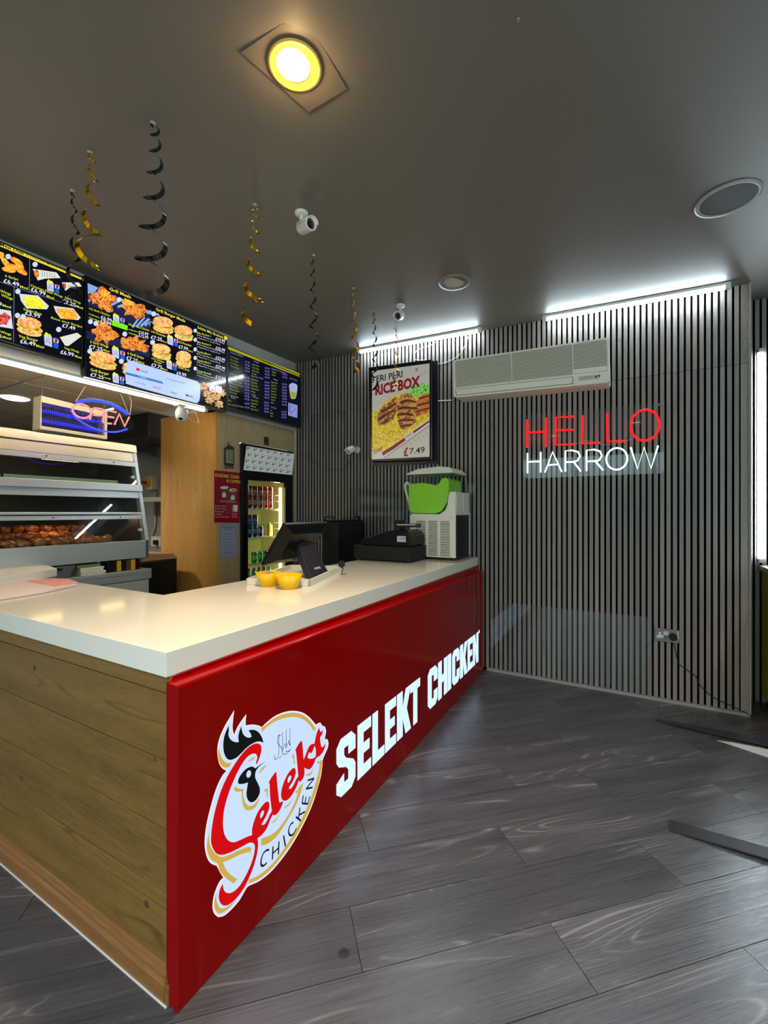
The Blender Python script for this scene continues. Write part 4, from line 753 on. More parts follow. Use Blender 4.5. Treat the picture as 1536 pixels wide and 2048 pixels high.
S.text('lekt', 770, 620, 868, 590, 60, pp('faint', (196, 168, 156)), 9); S.ell(732, 545, 16, 20, pp('faint2', (150, 146, 136)), 9, 12)
S.poly([(610, 1435), (645, 1430), (650, 1488), (610, 1492)], p_bg, 9)
S.obj('print', t_p)
B().prism([p + Vector((0, .0012, 0)) for p in Fi], (0, -.002, 0)).obj('cover_sheet', clear('poster_glass', (255, 255, 255), .02, .2), t_p)

# neon sign
nv = zm(1020, 780, 4.518); YN_ = 3.715
t_n = thing('neon_sign', 'HELLO HARROW neon sign in red and white on clear acrylic', 'neon sign', tuple(ony(1186, 880, 3.74)))
N = lambda x, y, Y=YN_: ony(*nv(x, y), Y)
Q = [(110, 225), (1380, 108), (1395, 752), (120, 800)]
def nuv(u, v): return (lerp(lerp(Q[0][0], Q[3][0], v), lerp(Q[1][0], Q[2][0], v), u), lerp(lerp(Q[0][1], Q[3][1], v), lerp(Q[1][1], Q[2][1], v), u))
B().prism([N(*nuv(u, v), 3.728) for u, v in rrect(0, 1, 0, 1, .03, .07)], (0, .006, 0)).obj('acrylic_plate', acrylic, t_n)
m_nr = mat('neon_red', (120, 0, 0), .5, emit=2.4, ecol=(255, 6, 14)); m_nw = mat('neon_white', (240, 255, 255), .3, emit=2.4, ecol=(205, 255, 250))
def neon(pts, m, closed=False, sm=False):
    if sm: pts = smooth(pts, 5, 170, closed)
    B().tube([N(x, y, YN_) for x, y in pts], .0075 if m is m_nr else .0062, 8, closed=closed).obj('letter_tube', m, t_n)
for pts in ([(155, 268), (155, 520)], [(325, 250), (325, 515)], [(160, 385), (322, 376)], [(585, 240), (415, 248), (413, 495), (590, 490)], [(420, 365), (570, 360)], [(657, 232), (655, 485), (815, 474)], [(877, 210), (878, 466), (1040, 460)]): neon(pts, m_nr)
neon([(1220 + 130 * math.cos(2 * math.pi * k / 32), 318 + 140 * math.sin(2 * math.pi * k / 32) - 8 * math.cos(2 * math.pi * k / 32)) for k in range(32)], m_nr, True)
for pts in ([(158, 570), (158, 752)], [(277, 560), (277, 745)], [(160, 650), (275, 645)], [(315, 745), (385, 558), (468, 740)], [(345, 678), (438, 672)], [(575, 648), (640, 735)], [(768, 640), (842, 725)], [(1090, 518), (1152, 712), (1212, 518), (1275, 708), (1338, 503)]): neon(pts, m_nw)
neon([(500, 737), (500, 550), (560, 545), (615, 560), (632, 598), (608, 640), (560, 650), (502, 652)], m_nw)
neon([(692, 732), (692, 545), (760, 538), (812, 553), (830, 595), (805, 635), (760, 643), (694, 645)], m_nw)
neon([(965 + 95 * math.cos(2 * math.pi * k / 32), 622 + 98 * math.sin(2 * math.pi * k / 32) - 4 * math.cos(2 * math.pi * k / 32)) for k in range(32)], m_nw, True)
for u, v in ((.03, .05), (.97, .05), (.03, .95), (.97, .95)):
    p = N(*nuv(u, v), YW); B().cyl((p.x, YW, p.z), (p.x, 3.722, p.z), .006, 14).obj('standoff', steel_dull, t_n)
B().tube([N(160, 250, YW - .002), N(158, 180, YW - .002), N(152, 120, YW - .002), N(160, 20, YW - .002), ony(1056, 770, YW - .002)], .0015, 5).obj('cord', black, t_n)
B().tube([N(*q, 3.722) for q in smooth([(600, 488), (700, 460), (830, 490), (950, 485), (1040, 462), (1110, 440)], 4, 170, False)], .0012, 5).obj('jumper_wire', mat('wire_white', (210, 200, 200), .4), t_n)

# socket, plug and cord
sv = zm(1280, 1220, 12.8); t_s = thing('wall_socket', 'brushed steel double wall socket fixed low on the slatted wall', 'socket', tuple(ony(1333, 1272, YW)))
B().prism([ony(*sv(x, y), YW) for x, y in ((372, 440), (1015, 520), (1015, 850), (372, 780))], (0, -.009, 0)).obj('plate', mat('socket_steel', (120, 112, 108), .3, metal=.8), t_s, bevel=.002)
S = Print('y', YW - .0095, sv); sw = mat('socket_white', (228, 226, 214), .4)
S.poly([(478, 560), (542, 566), (542, 640), (596, 648), (596, 716), (424, 704), (424, 640), (478, 642)], sw, 1); S.poly([(600, 540), (730, 552), (730, 650), (600, 640)], mat('socket_label', (200, 196, 198), .5), 1)
S.poly([(960, 545), (995, 548), (1000, 750), (960, 745)], mat('steel_strip', (196, 190, 170), .3), 1)
for x, y in ((505, 600), (462, 676), (552, 682)): S.poly([(x - 10, y - 12), (x + 10, y - 12), (x + 10, y + 12), (x - 10, y + 12)], black, 2)
S.poly([(610, 665), (725, 672), (722, 760), (612, 750)], mat('switch_grey', (96, 98, 104), .4), 1); S.obj('outlet_face', t_s)
p = ony(*sv(840, 670), YW); t_pl = thing('power_plug', 'black mains plug and its lead in the steel wall socket', 'plug', (p.x, YW - .009, p.z))
q = B(); q.prism([(p.x + .024 * math.cos(a) * (1.05), YW - .0095, p.z - .002 + .024 * math.sin(a)) for a in [2 * math.pi * k / 16 for k in range(16)]], (0, -.03, 0)); q.obj('plug_body', blackm, t_pl, bevel=.005)
pts = [(1346, 1282), (1349, 1292), (1353, 1310), (1357, 1326), (1367, 1335), (1381, 1345), (1393, 1354), (1398, 1368), (1410, 1380), (1420, 1390), (1435, 1399), (1450, 1406), (1465, 1412), (1480, 1420), (1492, 1425)]
pz = [ony(x, y, YW - .006) for x, y in pts]
B().tube([tuple(v) for v in smooth(pz, 3, 170, False)] + [(pz[-1].x + .03, YW - .03, .006)], .003, 6).obj('lead', black, t_pl)

# clear splash sheets screwed to the slats
def sheet(label, x0, x1, z0, z1):
    tag(B().box(x0, x1, YW - .004, YW - .001, z0, z1).obj('acrylic_sheet', acrylic), label, 'splash panel')
sheet('clear acrylic splash sheet low on the slatted wall beside the red sign', -1.04, .16, .03, .603)
sheet('clear acrylic splash sheet on the slatted wall behind till and slush machine', -2.53, -1.16, .99, 1.63)
# cable from strip lights
b = B(); pts = [ony(*pv(*q), YW - .006) for q in [(1000, 195), (900, 270), (820, 300), (740, 330), (715, 370), (712, 430), (780, 440), (880, 445), (980, 480), (1080, 455), (1180, 400), (1240, 320), (1280, 230), (1315, 140)]]
tag(b.tube([tuple(v) for v in smooth(pts, 4, 170, False)], .0022, 6).obj('lamp_cable', white), 'white cable looping from the strip light down to the poster top', 'cable')
tag(B().tube([ony(*q, YW - .006) for q in ((876, 802), (903, 800.5))], .006, 8).obj('cable_conduit', white), 'short pale conduit between poster and air conditioner', 'conduit')

# ================================================================== ITEMS ON THE WORKTOP
ZT = zt1
# slush machine
t_sl = thing('slush_machine', 'white slush machine with a bowl of bright green slush on worktop end', 'slush machine', (-1.4, 3.55, ZT))
y0, y1 = 3.37, 3.735; xa, xb = -1.615, -1.205
b = B(); b.prism([(xa, y0, ZT + .02), (xb, y0, ZT + .02), (xb, y0, 1.545), (xb - .05, y0, 1.545), (xb - .062, y0, 1.52), (xb - .07, y0, 1.44), (xb - .09, y0, 1.395), (xb - .14, y0, 1.362), (xa + .02, y0, 1.365), (xa, y0, 1.35)], (0, y1 - y0, 0))
b.obj('body', cream, t_sl, bevel=.006)
q = B().box(xa + .01, xb - .005, y0 + .008, y1 - .008, ZT + .003, ZT + .02).obj('base', black, t_sl)
for i, (u0, u1) in enumerate(((.15, .36), (.42, .62), (.68, .88))):
    for k in range(22):
        z = 1.02 + .0133 * k; B().box(xa + (xb - xa) * u0, xa + (xb - xa) * u1, y0 - .0012, y0 + .001, z, z + .005).obj('vent_slot', mat('slot_dark', (40, 36, 32), .7), t_sl)
for x, z in ((-1.585, 1.335), (-1.24, 1.335), (-1.24, 1.01)): B().cyl((x, y0, z), (x, y0 - .003, z), .004, 8).obj('screw', steel_dull, t_sl)
b = B(); b.box(xb, xb + .004, y0 + .012, y1 - .03, ZT + .02, 1.355); b.obj('rear_grille', mat('grille_dark', (38, 36, 34), .5), t_sl)
for k in range(26): B().box(xb + .004, xb + .009, y0 + .03, y0 + .19, 1.01 + .012 * k, 1.016 + .012 * k).obj('grille_bar', black, t_sl)
B().box(xb, xb + .005, y1 - .028, y1, ZT + .02, 1.37).obj('corner_strip', white, t_sl)
for a, c in ((y0 + .025, y0 + .155), (y0 + .19, y1 - .02)): B().box(xb, xb + .003, a, c, 1.385, 1.52).obj('rear_panel', white, t_sl, bevel=.003)
# bowl, slush, lid
bx0, bx1 = -1.645, -1.27; bz0, bz1 = 1.362, 1.70
prof = [(bx0, bz1), (bx0 + .008, bz0 + .05), (bx0 + .03, bz0 + .005), (bx1 - .12, bz0 + .0), (bx1 - .06, bz0 + .02), (bx1 - .008, bz0 + .10), (bx1 + .004, bz0 + .18), (bx1 + .02, bz1)]
b = B(); b.prism([(x, y0 + .02, z) for x, z in prof], (0, y1 - y0 - .04, 0)); b.obj('bowl', glass, t_sl)
m_sl = mat('green_slush', (168, 232, 0), .35, bump=.4, bscale=40, emit=0, spec=.5)
sp_ = [(bx0 + .006, 1.625), (bx0 + .012, bz0 + .052), (bx0 + .032, bz0 + .010), (bx1 - .12, bz0 + .006), (bx1 - .07, bz0 + .022), (bx1 - .015, bz0 + .10), (bx1 - .004, bz0 + .19), (bx1 - .004, 1.645), (bx1 - .03, 1.665), (bx1 - .065, 1.655), (bx1 - .09, 1.615), (bx1 - .12, 1.60), (bx1 - .16, 1.612), (bx1 - .24, 1.628), (bx1 - .31, 1.622)]
b = B(); b.prism([(x, y0 + .025, z) for x, z in sp_], (0, y1 - y0 - .05, 0)); b.obj('slush', m_sl, t_sl, bevel=.006)
b = B(); b.prism([(bx0 - .01, y0 + .01, bz1), (bx1 + .042, y0 + .01, bz1), (bx1 + .038, y0 + .01, bz1 + .012), (bx1 + .0, y0 + .01, bz1 + .048), (bx1 - .08, y0 + .01, bz1 + .058), (bx0 + .10, y0 + .01, bz1 + .045), (bx0 + .02, y0 + .01, bz1 + .018), (bx0 - .01, y0 + .01, bz1 + .010)], (0, y1 - y0 - .02, 0)); b.obj('lid', cream, t_sl, bevel=.006)
b = B(); b.tube([tuple(v) for v in smooth([Vector((bx0 + .002, 3.45, 1.60)), Vector((bx0 - .03, 3.45, 1.635)), Vector((bx0 - .05, 3.45, 1.61)), Vector((bx0 - .035, 3.45, 1.53)), Vector((bx0 - .012, 3.45, 1.46)), Vector((bx0 - .005, 3.45, 1.42))], 5, 170, False)], .011, 10); b.obj('tap_handle', white, t_sl)
b = B(); b.cyl((bx0 + .0, 3.45, 1.40), (bx0 - .0, 3.45, 1.33), .012, 12); b.cyl((bx0 + .02, 3.45, 1.40), (bx0 - .02, 3.45, 1.40), .012, 12); b.obj('tap', mat('tap_teal', (90, 130, 130), .3), t_sl)
B().box(xa - .03, xa - .004, 3.42, 3.55, ZT + .002, 1.30).obj('drip_shield', mat('shield_blue', (60, 80, 92), .4), t_sl)

# cash register
t_r = thing('cash_register', 'black cash register on its drawer beside the slush machine', 'cash register', (-1.7, 3.2, ZT))
rx0, rx1, ry0, ry1 = -1.965, -1.45, 3.03, 3.34
b = B(); b.box(rx0, rx1, ry0, ry1, ZT + .012, 1.108); b.obj('drawer_case', blackm, t_r, bevel=.004)
for x in (rx0 + .03, rx1 - .03):
    for y in (ry0 + .03, ry1 - .03): B().cyl((x, y, ZT + .0002), (x, y, ZT + .013), .012, 10).obj('foot', black, t_r)
prof = [(rx0 + .06, 1.112), (rx1 - .01, 1.112), (rx1 + .0, 1.15), (rx1 - .005, 1.19), (rx1 - .03, 1.222), (rx1 - .07, 1.236), (rx1 - .16, 1.236), (rx1 - .22, 1.226), (rx0 + .12, 1.168), (rx0 + .06, 1.15)]
b = B(); b.prism([(x, ry0 + .012, z) for x, z in prof], (0, ry1 - ry0 - .03, 0)); b.obj('printer_housing', mat('register_black', (7, 7, 8), .4, spec=.3), t_r, bevel=.006)
kb = B()
for i in range(6):
    for j in range(5):
        u = rx0 + .125 + .03 * i; z = 1.172 + (u - rx0 - .12) / .175 * .058 * .95; y = ry0 + .04 + .05 * j
        B().box(u, u + .022, y, y + .036, z - .004, z + .007).obj('key', mat('key_grey', (60, 60, 64), .5), t_r)
b = B(); b.box(-1.60, -1.545, ry0 + .02, ry0 + .12, 1.236, 1.318); b.obj('display_back', blackm, t_r, bevel=.004)
b = B(); b.cyl((-1.50, ry0 + .07, 1.235), (-1.50, ry0 + .07, 1.265), .012, 12); b.obj('pole', black, t_r)
b = B(); b.box(-1.57, -1.40, ry0 + .0, ry0 + .10, 1.262, 1.29); b.obj('customer_display', mat('gloss_black', (12, 12, 14), .1), t_r, bevel=.004)
B().box(-1.565, -1.405, ry0 - .001, ry0 + .0, 1.279, 1.284).obj('display_strip', mat('strip_white', (220, 224, 230), .3), t_r)
p = ony(803, 1078, ry0 + .011); B().box(p.x - .038, p.x + .038, ry0 + .008, ry0 + .0115, p.z - .023, p.z + .023).obj('sticker', mat('sticker_grey', (184, 180, 182), .4), t_r)
S = Print('y', ry0 + .0075, zm(690, 900, 5.486)); S.text('SAM4S', 605, 985, 668, 978, 26, mat('sticker_ink', (90, 70, 76), .5), 1); S.obj('sticker_print', t_r)
tag(B().tube([ony(738, 1119, ry0 - .003), ony(762, 1112, ry0 - .003), ony(800, 1094, ry0 - .003)], .0015, 5).obj('till_cable', black), 'thin cable lying across the front of the cash register drawer', 'cable')

# tray with touchscreen till and bowls
t_t = thing('till_tray', 'low white wooden tray frame under the touchscreen till', 'tray', (-1.62, 1.99, ZT))
A_, B_, C_ = (onz(*q, ZT) + FW * .045 for q in ((487, 1172), (617, 1176), (688, 1168)))
ex = (B_ - A_); ey = (C_ - B_); ey = Vector((-ex.y, ex.x, 0)).normalized() * .62; th = .012
D_ = [A_, B_, B_ + ey, A_ + ey]; hh = Vector((0, 0, .034)); ex_n, ey_n = ex.normalized() * th, ey.normalized() * th
for P0, P1, off in ((D_[0], D_[1], ey_n), (D_[1], D_[2], -ex_n), (D_[3], D_[2], -ey_n), (D_[0], D_[3], ex_n)):
    P0, P1 = Vector(P0) + Vector((0, 0, .0005)), Vector(P1) + Vector((0, 0, .0005)); B().hexa([P0, P1, P1 + off, P0 + off], [P0 + hh, P1 + hh, P1 + off + hh, P0 + off + hh]).obj('rail', mat('tray_white', (226, 220, 206), .4), t_t, bevel=.001)
b = B(); b.prism([Vector(p) + Vector((0, 0, .0008)) for p in (D_[0] + ex_n + ey_n, D_[1] - ex_n + ey_n, D_[2] - ex_n - ey_n, D_[3] + ex_n - ey_n)], (0, 0, .004)); b.obj('tray_base', MATS['tray_white'], t_t)
t_m = thing('touchscreen_till', 'black touchscreen till seen from behind on a sloping stand', 'till', (-1.64, 2.1, ZT))
XT, ZTt, XBt, ZBt = -1.675, 1.322, -1.845, 1.082
ya_, yb2 = 1.86, 2.262
c_dir = Vector((XT - XBt, 0, ZTt - ZBt)).normalized(); nrm = Vector((c_dir.z, 0, -c_dir.x))  # towards +x, down
def mp_(u, v, d): # u across y, v up the screen, d towards the customer
    return Vector((XBt, ya_, ZBt)) + Vector((0, (yb2 - ya_) * u, 0)) + c_dir * ((Vector((XT - XBt, 0, ZTt - ZBt)).length) * v) + nrm * d
b = B(); F_ = [mp_(u, v, 0) for u, v in ((0, 0), (1, 0), (1, 1), (0, 1))]; M_ = [mp_(u, v, .020) for u, v in ((0, 0), (1, 0), (1, 1), (0, 1))]; K_ = [mp_(u, v, .055) for u, v in ((.16, .2), (.84, .2), (.84, .84), (.16, .84))]
b.add(F_ + M_ + K_, [(3, 2, 1, 0), (0, 1, 5, 4), (1, 2, 6, 5), (2, 3, 7, 6), (3, 0, 4, 7), (4, 5, 9, 8), (5, 6, 10, 9), (6, 7, 11, 10), (7, 4, 8, 11), (8, 9, 10, 11)])
b.obj('rear_shell', mat('till_black', (7, 8, 10), .3, spec=.3), t_m, bevel=.005)
b = B(); b.prism([mp_(u, v, -.001) for u, v in ((.03, .04), (.97, .04), (.97, .96), (.03, .96))], -nrm * .002); b.obj('touchscreen', mat('screen_blank', (18, 24, 34), .05), t_m)
b = B(); b.cyl(mp_(.5, .5, .05), mp_(.5, .5, .07), .045, 28); b.obj('hinge', blackm, t_m)
for k in range(3): p = mp_(.5 + .17 * math.cos(2.2 * k + .8), .5 + .25 * math.sin(2.2 * k + .8), .0555); B().cyl(p, p + nrm * .003, .004, 8).obj('screw', steel_dull, t_m)
b = B(); q0 = [Vector((-1.64, 2.012, ZT + .003)), Vector((-1.64, 2.19, ZT + .003)), Vector((-1.592, 2.19, ZT + .003)), Vector((-1.592, 2.012, ZT + .003))]; q1 = [Vector((-1.765, 2.03, 1.20)), Vector((-1.765, 2.17, 1.20)), Vector((-1.712, 2.17, 1.212)), Vector((-1.712, 2.03, 1.212))]
b.hexa(q0, q1); b.obj('stand', mat('stand_metal', (60, 58, 68), .25, metal=.6), t_m, bevel=.006)
S = B(); vs, fs, lo, hi = glyphs('SAM4S', .02)
o_ = q0[3].lerp(q1[3], .22); u_ = (q0[2] - q0[3]).normalized(); v_ = (q1[3] - q0[3]).normalized(); n_ = u_.cross(v_) * .0012
S.add([o_ + u_ * (.055 + (x - lo) / (hi - lo) * .06) + v_ * (y * .02) + n_ for x, y in vs], fs); S.obj('maker_mark', mat('mark_white', (214, 214, 220), .4), t_m)
b = B(); b.lathe([(.0, 0), (.02, 0), (.024, .012), (.02, .024), (0, .024)], (-1.565, 2.26, 1.055), 18, axis=(1, 0, 0)); b.tube([(-1.56, 2.26, 1.05), (-1.55, 2.27, 1.02), (-1.57, 2.28, ZT + .008)], .003, 6); b.obj('card_reader', blackm, t_m)
b = B(); b.box(-1.74, -1.725, 1.95, 1.965, 1.0, 1.1)
tag(B().tube([tuple(v) for v in smooth([Vector((-1.66, 2.1, 1.14)), Vector((-1.72, 2.0, 1.10)), Vector((-1.75, 2.08, 1.09)), Vector((-1.70, 2.2, 1.05)), Vector((-1.66, 2.28, ZT + .01))], 5, 170, False)], .003, 6).obj('till_lead', black), 'loose black lead hanging under the touchscreen till', 'cable')
m_bowl = mat('yellow_bowl', (236, 182, 0), .3)
for i, (c, lab) in enumerate([(onz(537.5, 1172, ZT), 'yellow plastic bowl holding small wrapped sweets'), (onz(577.5, 1177, ZT), 'empty yellow plastic bowl overlapping the other bowl')]):
    c = c + FW * .004; R0, R1, hb = .042, .069, .072
    tag(B().lathe([(0, .001), (R0, .001), (R0 + .002, .003), (R1, hb), (R1 - .002, hb + .001), (R0 - .001, .006), (0, .005)], tuple(c), 40).obj('bowl', m_bowl), lab, 'bowl')
    if i == 0:
        for k, (dx, dy, cc) in enumerate([(-.03, .01, (196, 150, 110)), (-.012, .022, (206, 160, 120)), (-.02, -.012, (190, 140, 100)), (.03, .01, (186, 160, 20)), (.035, -.012, (206, 180, 40)), (.01, .0, (170, 140, 20))]):
            o = B().lathe([(0, -.012), (.010, -.009), (.017, 0), (.010, .009), (0, .012)], (c.x + dx, c.y + dy, c.z + hb - .012 + .004 * (k % 2)), 10, axis=(1, .4, .3 * k)).obj('wrapped_sweet', mat('sweet%d' % k, cc, .4))
            tag(o, ['tan wrapped sweet at the bowl rim', 'tan wrapped sweet at the back of the bowl', 'tan wrapped sweet nearest the empty bowl side', 'mustard wrapped sweet at the far rim', 'yellow wrapped sweet by the shared bowl edge', 'olive wrapped sweet in the bowl middle'][k], 'sweet', 'wrapped sweets in the bowl')

# stacked paper bags by the kitchen side
def sheetstack(name, label, pts, z, h, m, cat, n=1, group=None, jit=.006, bevel=.002):
    for k in range(n):
        dz = h / n; j = Vector((random.uniform(-jit, jit), random.uniform(-jit, jit), 0)) if n > 1 else Vector((0, 0, 0))
        o = B().prism([Vector((p[0], p[1], z + k * dz)) + j for p in pts], (0, 0, dz * .94)).obj(name, m, bevel=min(bevel, dz * .3)); tag(o, label + ('' if n == 1 else ', ' + ('bottom one', 'second up', 'third up', 'fourth up', 'fifth up')[k] if k < n - 1 else ', topmost'), cat, group)
m_paper = mat('paper_white', (232, 226, 218), .6, bump=.15, bscale=14); m_pbag = mat('paper_bag_pink', (236, 214, 208), .6, bump=.3, bscale=9); m_pink = mat('pink_paper', (240, 160, 150), .6, bump=.1, bscale=14)
pz_ = lambda q, z: tuple(onz(*q, z))[:2]
sheetstack('paper_bag', 'folded white paper bag in the flat worktop pile', [pz_(q, ZT + .012) for q in [(-60, 1170), (-60, 1205), (0, 1196), (90, 1182), (155, 1168), (100, 1160), (40, 1150), (0, 1156)]], ZT + .0005, .013, m_pbag, 'paper bag', 4, 'flat pile of paper bags')
sheetstack('pink_paper', 'sheet of pink greaseproof paper lying on the pile of white bags', [pz_(q, ZT + .017) for q in [(52, 1161), (110, 1171), (158, 1165), (140, 1158), (108, 1156)]], ZT + .0145, .002, m_pink, 'paper')
sheetstack('food_box', 'flat-packed white food carton stacked behind the paper bags', [pz_(q, ZT + .03) for q in [(-70, 1150), (-70, 1166), (0, 1161), (80, 1149), (114, 1143), (95, 1136), (45, 1135), (0, 1139)]], ZT + .0005, .048, m_paper, 'carton', 5, 'flat-packed cartons on worktop', .002)

# ================================================================== FRIDGE, NOTICES, SPEAKER BEHIND THE COUNTER
XW = XL + .004
t_f = thing('drinks_fridge', 'tall black glass-door drinks fridge set in the pale oak panelling', 'fridge', (-3.45, 3.34, 0))
fy0, fy1, fx0 = 2.975, 3.695, -3.66
m_fin = mat('fridge_liner', (214, 206, 160), .5); b = B()
b.box(fx0, fx0 + .02, fy0, fy1, 0, 2.03).box(fx0, XW, fy0, fy0 + .02, 0, 2.03).box(fx0, XW, fy1 - .02, fy1, 0, 2.03).box(fx0, XW, fy0, fy1, 2.01, 2.03).box(fx0, XW, fy0, fy1, 0, .12); b.obj('cabinet', m_fin, t_f)
b = B(); xd = XW + .03
b.box(XW, xd, fy0, fy0 + .075, .06, 2.035).box(XW, xd, fy1 - .115, fy1, .06, 1.80).box(XW, xd, fy0 + .075, fy1 - .115, 1.69, 1.80).box(XW, xd, fy0 + .075, fy1 - .115, .06, .16).box(XW, xd, fy1 - .02, fy1, 1.80, 2.035).box(XW, xd, fy0 + .075, fy1 - .02, 2.018, 2.035); b.obj('door_frame', mat('fridge_black', (8, 8, 9), .25), t_f, bevel=.002)
B().box(XW + .008, XW + .012, fy0 + .075, fy1 - .115, .16, 1.69).obj('glass', glass, t_f)
B().box(XW - .02, XW + .01, fy0 + .075, fy1 - .02, 1.80, 2.018).obj('header_lightbox', mat('header_glow', (206, 196, 150), .5, emit=.35), t_f)
# header paper with small repeated marks
S = Print('x', xd + .003); hp = [(493, 892), (589, 908), (584, 950), (487, 940)]
S.poly(hp, mat('wrap_paper', (212, 226, 222), .5, emit=.35, ecol=(212, 226, 222)), 1); pk, pr_ = mat('wp_ink', (40, 50, 60), .5), mat('wp_red', (170, 60, 70), .5)
for r_ in range(4):
    for c_ in range(7):
        u, v = (c_ + .35 + .25 * (r_ % 2)) / 7.2, (r_ + .25) / 3.8; 
        x = lerp(lerp(hp[0][0], hp[3][0], v), lerp(hp[1][0], hp[2][0], v), u); y = lerp(lerp(hp[0][1], hp[3][1], v), lerp(hp[1][1], hp[2][1], v), u)
        S.line([(x - 2, y - 4), (x - 2.6, y - 1), (x - 1, y + 1)], .006, pk, 2); S.line([(x - 3, y + 2.5), (x, y + 1), (x + 4, y - 1.5)], .007, pr_, 3); S.line([(x - 2, y), (x - 4, y + 2), (x - 2, y + 4)], .004, pr_, 2)
S.obj('header_paper', t_f)
m_led = mat('fridge_led', (255, 248, 190), .4, emit=7, ecol=(255, 240, 150))
B().box(XW - .03, XW - .012, fy1 - .155, fy1 - .128, .2, 1.64).obj('led_strip', m_led, t_f)
lamp('fridge_lamp', 'AREA', (XW - .05, fy1 - .16, 1.0), (0, math.radians(90), math.radians(-60) + math.pi), 9, (1, .93, .62), shape='RECTANGLE', size=1.4, size_y=.06)
m_wire = mat('wire_white2', (232, 226, 190), .4)
zsh = [1.415, 1.125, .86, .60]
for z in zsh:
    b = B(); 
    for k in range(12): x = fx0 + .03 + k * .036; b.box(x, x + .003, fy0 + .03, fy1 - .12, z - .008, z - .004)
    b.box(XW - .045, XW - .04, fy0 + .03, fy1 - .12, z - .02, z); b.obj('wire_shelf', m_wire, t_f)
    b = B()
    for zz in (z + .075, z + .14): b.box(XW - .043, XW - .04, fy0 + .03, fy1 - .13, zz, zz + .003)
    for k in range(8): y = fy0 + .06 + k * .075; b.box(XW - .043, XW - .039, y, y + .004, z, z + .14)
    b.obj('shelf_guard', m_wire, t_f)
S = Print('x', XW + .013); S.poly([(491, 952), (498, 953), (498, 982), (491, 980)], mat('strip_paper', (200, 206, 216), .4), 1)
S.poly([(492, 957), (497, 958), (497, 962), (492, 961)], mat('sq_blue', (50, 90, 190), .4), 2); S.poly([(492, 964), (497, 965), (497, 968), (492, 967)], mat('sq_red', (170, 50, 60), .4), 2); S.poly([(493, 971), (496, 972), (496, 975), (493, 974)], pk, 2); S.obj('sticker_strip', t_f)
# drinks
def can_mesh(col, nm, top=(190, 190, 190)):
    b = B(); b.lathe([(.0, 0), (.026, 0), (.033, .01), (.033, .10), (.027, .113)], (0, 0, 0), 14, m=mat('can_' + nm, col, .25, metal=.3)); b.lathe([(.027, .113), (.025, .112), (0, .111)], (0, 0, 0), 14, m=chrome); b.lathe([(.0333, .04), (.0333, .075)], (0, 0, 0), 14, m=mat('band_' + nm, tuple(min(255, c + 70) for c in col), .3)); return b.mesh('can')
cm = {'orange': can_mesh((210, 90, 20), 'orange'), 'maroon': can_mesh((120, 24, 26), 'maroon'), 'red': can_mesh((214, 40, 24), 'red'), 'blue': can_mesh((24, 36, 110), 'blue'), 'green': can_mesh((30, 140, 36), 'green'), 'black': can_mesh((26, 40, 34), 'black')}
def can(kind, y, z, lab, grp, x=XW - .085):
    o = bpy.data.objects.new('drink_can', cm[kind]); C.objects.link(o); o.location = (x, y, z); tag(o, lab, 'drink can', grp)
ys = [fy0 + .055 + .072 * k for k in range(8)]
for k, kd in enumerate(['orange', 'orange', 'maroon', 'maroon', 'maroon', 'red', 'red']):
    for s_ in (0, 1): can(kd, ys[k], zsh[0] + s_ * .1145, '%s drink can, %s layer of the top fridge shelf, column %s from the hinge side' % (kd, ('lower', 'upper')[s_], ('one', 'two', 'three', 'four', 'five', 'six', 'seven')[k]), 'cans on the top fridge shelf')
for k, kd in enumerate(['blue'] * 5):
    can(kd, ys[k], zsh[1], 'dark blue can in the bottom layer of the second shelf, column %s' % ('one', 'two', 'three', 'four', 'five')[k], 'cans on the second fridge shelf')
    if k < 4: can(kd, ys[k], zsh[1] + .1145, 'dark blue can in the raised layer of the second shelf, column %s' % ('one', 'two', 'three', 'four')[k], 'cans on the second fridge shelf')
for k, kd in enumerate(['black', 'green', 'green', 'black', 'black']): can(kd, ys[k + (0 if k == 0 else 2)] if k else ys[0], zsh[2] , '%s can on the third fridge shelf, %s' % (kd, ('behind the dark bottle', 'just past the glass bottle', 'second past the bottle', 'third past the bottle', 'last before the till screen')[k]), 'cans on the third fridge shelf')
t = thing('juice_pouch', 'orange juice pouch at the end of the second fridge shelf', 'drink', (XW - .09, ys[6] + .01, zsh[1]))
b = B(); b.prism([(XW - .11, ys[6] - .02, zsh[1]), (XW - .11, ys[6] + .045, zsh[1]), (XW - .11, ys[6] + .04, zsh[1] + .12), (XW - .11, ys[6] - .012, zsh[1] + .125)], (.03, 0, 0)); b.obj('pouch', rings('pouch_orange', (200, 90, 10), (250, 190, 40), 0, 30), t, bevel=.008)
B().cyl((XW - .095, ys[6] + .012, zsh[1] + .12), (XW - .095, ys[6] + .012, zsh[1] + .145), .008, 10).obj('spout', white, t)
t = thing('glass_bottle', 'dark cola glass bottle with green neck on third fridge shelf', 'bottle', (XW - .09, ys[1] - .005, .86))
p = (XW - .09, ys[1] - .005, zsh[2]); B().lathe([(0, 0), (.032, 0), (.034, .01), (.034, .12), (.027, .15), (.014, .19)], p, 18).obj('bottle_body', mat('cola', (22, 8, 8), .08), t)
B().lathe([(.014, .19), (.012, .235), (.0125, .24)], p, 16).obj('neck', mat('green_glass', (70, 150, 120), .08), t); B().lathe([(.0135, .24), (.0135, .252), (0, .253)], p, 16).obj('cap', mat('cap_silver', (200, 206, 200), .3), t); B().lathe([(.0345, .085), (.0345, .12), (.0332, .123)], p, 18).obj('label_band', mat('cola_label', (206, 66, 78), .4), t)
